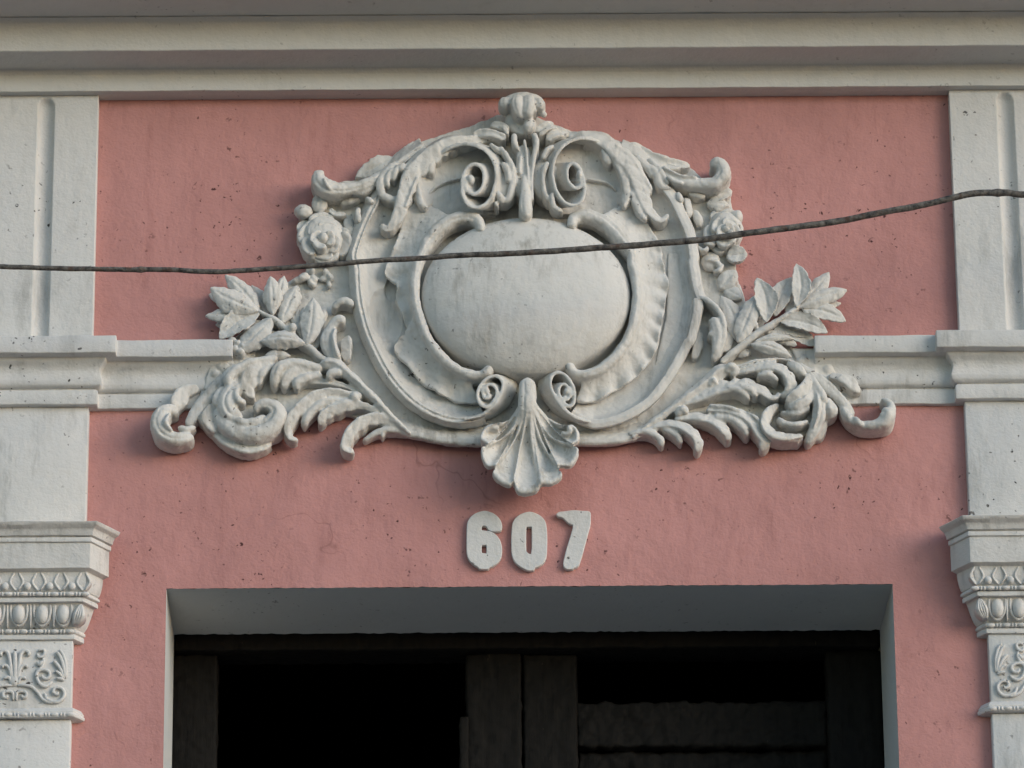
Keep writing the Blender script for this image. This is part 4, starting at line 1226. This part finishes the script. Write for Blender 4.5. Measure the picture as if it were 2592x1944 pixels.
# laurel branches
brL = part('laurel_branch', [lobe(Z4([(800, 660, 62, 22), (940, 740, 66, 30), (1060, 800, 68, 38), (1230, 930, 66, 42), (1400, 1090, 66, 46), (1560, 1190, 66, 46), (1700, 1320, 64, 46), (1900, 1420, 62, 40)]), base=20),
                             blob(*Z4([(1330, 940)])[0], 62, 11, 12, 16), lobe(Z4([(1330, 950, 62, 30), (1380, 1080, 60, 26)]), base=20)], ct)
def lf(br, f, base, tip, width, d0, d1, bend=0.0, cup=0.0, thick=7, belly=0.5):
    s = f.s
    part('leaf', [leaf(f([base])[0], f([tip])[0], width * s, d0, d1, bend, cup * 1.5, thick, belly=belly)], br, vox=0.0016, smooth=1, noise=0.0015)
for a in [((860, 700), (390, 200), 230, 56, 40, -0.03, -0.2), ((850, 705), (175, 380), 310, 66, 62, 0.05, -0.25), ((850, 700), (100, 775), 210, 58, 44, 0.02, -0.1), ((870, 720), (300, 1080), 310, 60, 56, -0.08, 0.25),
          ((1050, 790), (540, 1270), 300, 64, 52, 0.05, -0.3), ((1050, 760), (1020, 205), 230, 64, 66, -0.03, -0.25), ((1120, 620), (1210, 205), 190, 48, 46, 0, -0.2), ((1170, 880), (1400, 340), 250, 58, 50, 0.0, -0.2),
          ((1530, 1190), (1620, 510), 280, 64, 72, -0.04, -0.2), ((1420, 980), (1340, 560), 130, 44, 46, 0.05, 0), ((1560, 1100), (1800, 665), 190, 48, 40, 0.02, -0.1), ((1500, 1150), (880, 1130), 250, 68, 66, -0.08, -0.5),
          ((1300, 1330), (930, 1330), 150, 50, 48, -0.05, -0.3), ((1000, 780), (760, 340), 190, 36, 28, 0, 0), ((1150, 850), (1140, 420), 170, 40, 34, 0, 0), ((1300, 1000), (1230, 620), 160, 40, 36, 0.05, 0),
          ((980, 880), (640, 1010), 200, 44, 40, 0, 0.2), ((1480, 1130), (1500, 640), 180, 44, 40, 0.04, 0), ((1640, 1260), (1700, 860), 170, 44, 40, 0.03, 0), ((1250, 1050), (720, 1200), 190, 40, 36, -0.05, 0.1)]:
    lf(brL, Z4, *a)
# blurred second layer close to the wall
for a in [((600, 560), (150, 470), 200, 26, 16, 0, 0), ((700, 800), (250, 900), 180, 24, 14, 0, 0)]:
    lf(brL, Z4, *a)

brR = part('laurel_branch', [lobe(Z10([(420, 1390, 60, 44), (560, 1270, 64, 46), (720, 1140, 66, 48), (900, 1000, 68, 46), (1080, 890, 68, 40), (1250, 790, 66, 34), (1400, 690, 62, 24), (1500, 640, 58, 14)]), base=20),
                             blob(*Z10([(850, 930)])[0], 56, 11, 10, 14)], ct)
for a in [((650, 1140), (430, 545), 230, 52, 48, -0.08, -0.1), ((640, 1140), (890, 530), 230, 66, 66, 0.0, -0.15), ((1000, 890), (885, 315), 250, 66, 72, -0.10, 0.35), ((1110, 810), (1325, 310), 220, 54, 48, 0.06, 0.2),
          ((1390, 700), (1385, 125), 210, 64, 68, -0.10, 0.3), ((1410, 690), (1810, 240), 200, 52, 40, -0.04, -0.2), ((1410, 700), (2030, 470), 210, 58, 46, 0.03, -0.25), ((1450, 720), (2020, 865), 210, 54, 40, 0.08, 0.1),
          ((1150, 850), (1790, 1010), 230, 60, 54, 0.08, 0.35), ((1200, 960), (1640, 1180), 190, 40, 36, 0.04, 0.2), ((800, 1160), (1330, 1320), 170, 62, 56, 0.05, -0.4), ((830, 1150), (1360, 1100), 90, 60, 54, 0.1, -0.2), ((640, 1330), (800, 1240), 90, 40, 40, 0, 0),
          ((1250, 780), (1560, 330), 170, 42, 34, 0.03, 0.1), ((1300, 800), (1960, 640), 150, 40, 32, 0.02, 0.1), ((1050, 930), (1560, 1060), 180, 44, 40, 0.05, 0.2), ((900, 1000), (1020, 480), 150, 40, 36, 0, 0.1),
          ((760, 1100), (800, 640), 150, 38, 36, 0, 0.1), ((1000, 1010), (1400, 1180), 150, 46, 40, 0.05, -0.2), ((560, 1250), (560, 760), 170, 36, 32, -0.05, 0.0)]:
    lf(brR, Z10, *a)

# upright sprouts beside the frame
acanthus('sprout', [
    (Z4, [(1930, 1400, 60, 40), (1830, 1230, 70, 80), (1800, 1050, 76, 76), (1880, 880, 80, 60), (1990, 790, 84, 66), (2040, 860, 82, 52)], 20, 'round', 0.8),
    (Z4, [(2000, 1420, 60, 30), (1940, 1250, 84, 36), (1900, 1050, 86, 36), (1930, 920, 84, 26)], 30, 'ridge', 1.1),
    (Z4, [(2100, 1400, 50, 40), (2080, 1200, 60, 80), (2100, 1020, 60, 60)], 16, 'half', 0.8),
    (Z4, [(1890, 680, 60, 40), (1960, 580, 70, 50), (2080, 545, 74, 56), (2180, 620, 72, 46)], 20, 'round', 0.8),
    (Z4, [(1640, 960, 50, 30), (1720, 830, 58, 46), (1790, 690, 56, 30)], 14, 'round', 0.7),
])
acanthus('sprout', [
    (Z10, [(90, 545, 72, 26), (200, 560, 78, 34), (330, 640, 82, 36), (430, 780, 84, 36), (470, 950, 84, 34), (450, 1120, 80, 36), (370, 1330, 70, 44)], 24, 'round', 1.0),
    (Z10, [(330, 1370, 66, 30), (370, 1200, 80, 56), (390, 1000, 84, 80), (340, 860, 84, 76), (270, 850, 78, 50)], 20, 'round', 0.7),
    (Z10, [(400, 1000, 84, 40), (300, 1010, 80, 50), (260, 1010, 76, 30)], 20, 'round', 0.7),
    (Z10, [(150, 960, 44, 40), (140, 1150, 50, 60), (80, 1350, 48, 50)], 14, 'half', 0.6),
    (Z10, [(520, 960, 48, 40), (540, 1100, 54, 56), (480, 1260, 52, 40)], 14, 'round', 0.6),
])

# lower acanthus scrolls, left
ZA, ZB = crop(354, 658, 709, 2211), crop(1569, 658, 709, 2211)
acanthus('acanthus_scroll', [
    (ZA, [(2140, 1370, 54, 14), (1960, 1200, 66, 26), (1800, 1030, 74, 32), (1650, 890, 78, 40), (1530, 800, 78, 56), (1420, 800, 72, 44)], 18, 'ridge', 0.9),
    (ZA, [(1600, 880, 76, 26), (1510, 880, 78, 30), (1485, 935, 72, 20)], 18, 'round', 0.9),
    (ZA, [(1900, 1130, 52, 14), (1600, 980, 58, 22), (1300, 940, 56, 30)], 16, 'gutter', 0.9),
    (ZA, [(1440, 850, 62, 30), (1260, 805, 74, 42), (1130, 815, 80, 50), (1070, 890, 80, 46), (1055, 1000, 70, 24)], 16, 'round', 0.9),
    (ZA, [(1420, 870, 60, 40), (1280, 870, 70, 56), (1170, 920, 72, 46), (1130, 1010, 64, 24)], 16, 'half', 0.9),
    (ZA, [(1440, 900, 62, 26), (1310, 920, 72, 36), (1240, 960, 72, 34), (1240, 1015, 64, 20)], 16, 'round', 0.9),
    (ZA, [(1750, 1075, 66, 30), (1690, 1060, 74, 34), (1720, 1110, 70, 24)], 16, 'round', 0.9),
    (ZA, [(1700, 1065, 64, 24), (1500, 1035, 74, 36), (1365, 1070, 80, 42), (1270, 1150, 80, 42), (1200, 1235, 78, 42), (1165, 1320, 74, 38), (1185, 1395, 66, 26), (1245, 1415, 60, 18)], 12, 'half', 1.0),
    (ZA, [(1680, 1115, 62, 22), (1480, 1105, 70, 34), (1365, 1170, 72, 36), (1305, 1255, 68, 30), (1295, 1310, 60, 18)], 12, 'round', 1.0),
    (ZA, [(1920, 1200, 56, 20), (1720, 1135, 66, 34), (1545, 1165, 72, 42), (1450, 1220, 70, 40), (1415, 1300, 62, 24)], 10, 'half', 1.0),
    (ZA, [(2080, 1310, 52, 22), (1910, 1240, 64, 40), (1790, 1250, 72, 46), (1690, 1315, 76, 46), (1635, 1400, 76, 42), (1620, 1475, 70, 34), (1690, 1515, 62, 20)], 8, 'half', 1.0),
    (ZA, [(2120, 1350, 44, 20), (1960, 1330, 50, 26), (1860, 1360, 48, 24), (1760, 1420, 42, 16)], 6, 'round', 0.9),
    (ZA, [(1930, 1330, 46, 20), (1910, 1395, 46, 10)], 6, 'ridge', 0.9),
])
acanthus('acanthus_scroll', [
    (ZA, [(1090, 765, 62, 26), (910, 790, 78, 40), (770, 850, 86, 46), (700, 925, 86, 42), (720, 985, 80, 30), (770, 990, 74, 18)], 14, 'round', 1.0),
    (ZA, [(1060, 790, 64, 36), (920, 860, 78, 62), (850, 940, 82, 66), (860, 1030, 76, 46), (905, 1085, 66, 18)], 14, 'half', 0.8),
    (ZA, [(1050, 820, 62, 22), (970, 880, 72, 32), (935, 985, 64, 18)], 14, 'round', 0.9),
    (ZA, [(850, 930, 72, 40), (740, 1010, 84, 74), (690, 1100, 90, 88), (720, 1190, 88, 80), (810, 1230, 80, 46)], 14, 'round', 0.7),
    (ZA, [(770, 1000, 86, 16), (760, 1060, 94, 22), (795, 1105, 96, 26), (830, 1100, 90, 18)], 40, 'round', 0.9),
    (ZA, [(610, 1150, 62, 36), (660, 1250, 76, 74), (770, 1320, 84, 88), (900, 1340, 88, 90), (1020, 1295, 90, 86), (1085, 1215, 92, 74), (1070, 1150, 92, 58), (1000, 1120, 92, 46), (930, 1145, 88, 36), (915, 1200, 80, 24)], 12, 'round', 0.85),
    (ZA, [(720, 1240, 82, 24), (820, 1275, 88, 34), (920, 1265, 86, 34), (985, 1220, 80, 24)], 20, 'round', 0.9),
    (ZA, [(560, 1330, 42, 24), (690, 1425, 54, 44), (840, 1480, 60, 46), (960, 1470, 56, 36), (1040, 1445, 46, 16)], 5, 'half', 0.9),
    (ZA, [(660, 990, 66, 18), (600, 1080, 74, 30), (605, 1160, 68, 22)], 12, 'round', 1.0),
    (ZA, [(570, 1130, 58, 24), (530, 1230, 68, 52), (575, 1310, 64, 44), (610, 1360, 52, 16)], 6, 'half', 0.9),
    (ZA, [(520, 1200, 58, 24), (485, 1240, 62, 30), (480, 1285, 50, 18)], 6, 'round', 0.9),
    (ZA, [(1120, 1210, 62, 30), (1130, 1290, 66, 38), (1060, 1370, 58, 30), (1000, 1410, 48, 16)], 6, 'half', 0.9),
])
acanthus('curled_end', [
    (ZA, [(760, 820, 42, 26), (620, 970, 52, 50), (500, 1110, 58, 58), (410, 1240, 58, 46), (370, 1320, 50, 22)], 8, 'round', 0.6),
    (ZA, [(470, 1000, 40, 24), (370, 1020, 52, 50), (300, 1100, 58, 62), (290, 1190, 52, 40)], 8, 'half', 0.8),
    (ZA, [(300, 1200, 66, 30), (240, 1165, 80, 44), (170, 1190, 90, 56), (140, 1270, 92, 62), (180, 1350, 90, 64), (280, 1395, 82, 56), (425, 1385, 70, 44)], 6, 'round', 0.9),
    (ZA, [(240, 1200, 94, 12), (205, 1270, 102, 20), (250, 1340, 96, 14)], 40, 'ridge', 1.0),
    (ZA, [(300, 1310, 70, 20), (370, 1330, 72, 24), (440, 1310, 60, 14)], 20, 'round', 0.9),
])

# lower acanthus scrolls, right
acanthus('acanthus_scroll', [
    (ZB, [(90, 1400, 52, 16), (330, 1220, 62, 30), (500, 1090, 70, 36), (660, 970, 74, 46), (790, 860, 78, 60), (880, 850, 72, 50)], 18, 'ridge', 0.9),
    (ZB, [(700, 990, 70, 24), (740, 945, 80, 28), (770, 970, 74, 20)], 18, 'round', 0.9),
    (ZB, [(830, 880, 74, 26), (870, 830, 84, 34), (910, 860, 78, 26), (880, 910, 72, 20)], 18, 'round', 0.9),
    (ZB, [(440, 1220, 66, 22), (500, 1165, 76, 30), (535, 1205, 72, 22)], 14, 'round', 0.9),
    (ZB, [(470, 1140, 60, 22), (650, 1060, 72, 46), (810, 990, 80, 58), (970, 970, 82, 62), (1110, 1010, 80, 50), (1190, 1075, 76, 30), (1245, 1070, 72, 18), (1240, 1035, 68, 12)], 14, 'half', 0.9),
    (ZB, [(840, 1000, 82, 18), (950, 1020, 84, 30), (1020, 1090, 74, 18)], 30, 'round', 1.0),
    (ZB, [(940, 985, 84, 18), (1030, 1015, 86, 28), (1088, 1075, 76, 16)], 30, 'round', 1.0),
    (ZB, [(880, 890, 64, 22), (1050, 845, 76, 38), (1200, 825, 84, 44), (1310, 870, 88, 46), (1355, 960, 86, 44), (1330, 1035, 80, 34), (1270, 1065, 70, 18)], 14, 'half', 0.95),
    (ZB, [(1080, 905, 80, 16), (1180, 895, 86, 26), (1250, 950, 78, 16)], 20, 'round', 1.0),
    (ZB, [(900, 845, 66, 8), (1080, 790, 70, 9), (1250, 775, 66, 8), (1380, 800, 60, 7)], 20, 'round', 1.2),
    (ZB, [(920, 870, 68, 8), (1090, 815, 74, 9), (1240, 800, 70, 8)], 20, 'round', 1.2),
])
acanthus('acanthus_scroll', [
    (ZB, [(1320, 800, 62, 22), (1400, 840, 78, 42), (1465, 905, 74, 30)], 12, 'round', 0.9),
    (ZB, [(1495, 890, 66, 20), (1480, 960, 84, 34), (1420, 1030, 96, 42), (1350, 1080, 92, 34), (1310, 1130, 80, 18)], 30, 'half', 1.0),
    (ZB, [(1530, 1020, 70, 18), (1490, 1085, 86, 30), (1410, 1135, 90, 34), (1320, 1150, 78, 18)], 24, 'half', 1.0),
    (ZB, [(1500, 1150, 66, 16), (1430, 1190, 76, 24), (1340, 1205, 72, 24), (1270, 1190, 62, 14)], 14, 'round', 1.0),
    (ZB, [(1245, 1240, 70, 12), (1310, 1282, 80, 22), (1400, 1290, 82, 22), (1490, 1262, 70, 12)], 14, 'round', 1.0),
    (ZB, [(1260, 1130, 60, 16), (1180, 1190, 76, 34), (1150, 1280, 86, 42), (1200, 1355, 86, 42), (1310, 1385, 80, 36), (1450, 1380, 66, 20)], 10, 'half', 0.95),
    (ZB, [(1170, 1355, 58, 12), (1280, 1412, 64, 18), (1420, 1420, 58, 14)], 5, 'round', 1.0),
    (ZB, [(1530, 940, 66, 22), (1565, 1050, 76, 42), (1575, 1180, 74, 52), (1545, 1310, 64, 48), (1475, 1450, 50, 30)], 6, 'round', 0.7),
    (ZB, [(1560, 1050, 84, 9), (1570, 1180, 84, 10), (1530, 1320, 72, 9)], 30, 'ridge', 1.2),
    (ZB, [(1620, 1250, 50, 24), (1600, 1350, 44, 30), (1560, 1420, 34, 16)], 4, 'half', 0.9),
    (ZB, [(1500, 880, 62, 14), (1560, 990, 74, 26), (1610, 1080, 80, 28), (1585, 1115, 74, 22)], 12, 'round', 1.0),
    (ZB, [(1640, 1080, 62, 18), (1680, 1150, 76, 40), (1665, 1205, 70, 36), (1620, 1245, 52, 16)], 6, 'half', 0.9),
])
acanthus('curled_end', [
    (ZB, [(1330, 790, 52, 20), (1520, 890, 60, 40), (1680, 1030, 64, 48), (1790, 1150, 62, 40), (1850, 1220, 56, 22)], 8, 'round', 0.6),
    (ZB, [(1650, 900, 46, 26), (1780, 930, 58, 50), (1860, 1000, 56, 44), (1900, 1040, 46, 18)], 8, 'half', 0.8),
    (ZB, [(1740, 1140, 58, 22), (1800, 1225, 70, 38), (1900, 1285, 76, 34), (2000, 1290, 82, 38), (2085, 1255, 92, 52), (2115, 1190, 100, 72), (2080, 1150, 100, 66)], 6, 'round', 1.0),
    (ZB, [(2090, 1285, 66, 26), (2150, 1210, 76, 30), (2135, 1125, 76, 30), (2060, 1085, 70, 20)], 4, 'round', 1.0),
    (ZB, [(1760, 1160, 66, 18), (1800, 1220, 76, 26), (1830, 1270, 68, 14)], 10, 'round', 1.0),
    (ZB, [(1850, 1230, 76, 18), (1890, 1275, 84, 24), (1940, 1315, 74, 12)], 10, 'round', 1.0),
])
acanthus('hanging_leaf', [
    (ZB, [(60, 1370, 50, 22), (210, 1345, 58, 32), (310, 1395, 58, 32), (330, 1465, 50, 20)], 8, 'round', 1.0),
    (ZB, [(330, 1320, 58, 20), (440, 1365, 62, 28), (490, 1445, 54, 18)], 8, 'round', 1.0),
    (ZB, [(200, 1320, 54, 24), (400, 1280, 66, 40), (540, 1325, 74, 44), (615, 1410, 74, 40), (610, 1510, 62, 24)], 8, 'half', 1.0),
])
acanthus('hanging_leaf', [
    (ZB, [(430, 1240, 60, 24), (640, 1225, 72, 44), (770, 1275, 76, 46), (845, 1360, 72, 38), (845, 1420, 62, 22)], 8, 'half', 1.0),
    (ZB, [(740, 1230, 68, 24), (890, 1245, 74, 34), (975, 1310, 72, 34), (1010, 1390, 62, 20)], 8, 'round', 1.0),
    (ZB, [(680, 1170, 66, 22), (880, 1180, 76, 34), (1020, 1240, 78, 42), (1100, 1340, 76, 46), (1145, 1420, 72, 40), (1115, 1500, 60, 24)], 8, 'half', 1.0),
    (ZB, [(700, 1140, 70, 14), (870, 1160, 80, 18), (965, 1210, 74, 14)], 20, 'round', 1.0),
    (ZB, [(1000, 1195, 72, 10), (1070, 1235, 78, 14), (1115, 1295, 72, 10)], 20, 'round', 1.0),
])

# ------------------------------------------------------------------ cable hanging in front of the facade
def cable():
    pts = [(-700, 640), (-300, 662), (0, 674), (120, 679), (244, 681), (407, 683), (570, 687), (732, 677), (900, 664), (1127, 649), (1300, 641), (1456, 632), (1600, 621), (1746, 610), (1895, 590), (2099, 563), (2302, 525), (2408, 502), (2465, 490), (2546, 488), (2600, 492), (2800, 480), (3300, 420)]
    D = 0.34 * PPM
    w3 = W([(u, v, D) for u, v in pts])
    C = cr(w3, 900)
    s = np.linspace(0, 1, 900)
    C[:, 1] += 0.0003 * np.sin(s * 140) + 0.0002 * np.sin(s * 333 + 1)
    C[:, 2] += 0.0010 * np.sin(s * 97)
    rad = np.interp(s, [0, 0.4, 0.6, 1], [0.0043, 0.0046, 0.0058, 0.0060]) * (1 + 0.02 * np.sin(s * 211) + 0.02 * rng.normal(size=900))
    for c0, a in ((0.262, 0.35), (0.805, 0.25)):
        rad *= 1 + a * np.exp(-((s - c0) / 0.0022) ** 2)
    k = 12
    V, F = [], []
    for i in range(900):
        for j in range(k):
            a = 2 * math.pi * j / k
            V.append((C[i, 0], -C[i, 2] - rad[i] * math.cos(a), C[i, 1] + rad[i] * math.sin(a)))
    for i in range(899):
        for j in range(k):
            a, b = i * k + j, i * k + (j + 1) % k
            F.append((a, a + k, b + k, b))
    o = mesh_obj('cable', V, F, M_CABLE, None, True)
    tag(o, 'old grey and rusty cable sagging across the front of the cartouche', 'cable')
cable()
print('tris', sum(len(o.data.polygons) for o in S.objects if o.type == 'MESH') * 2)
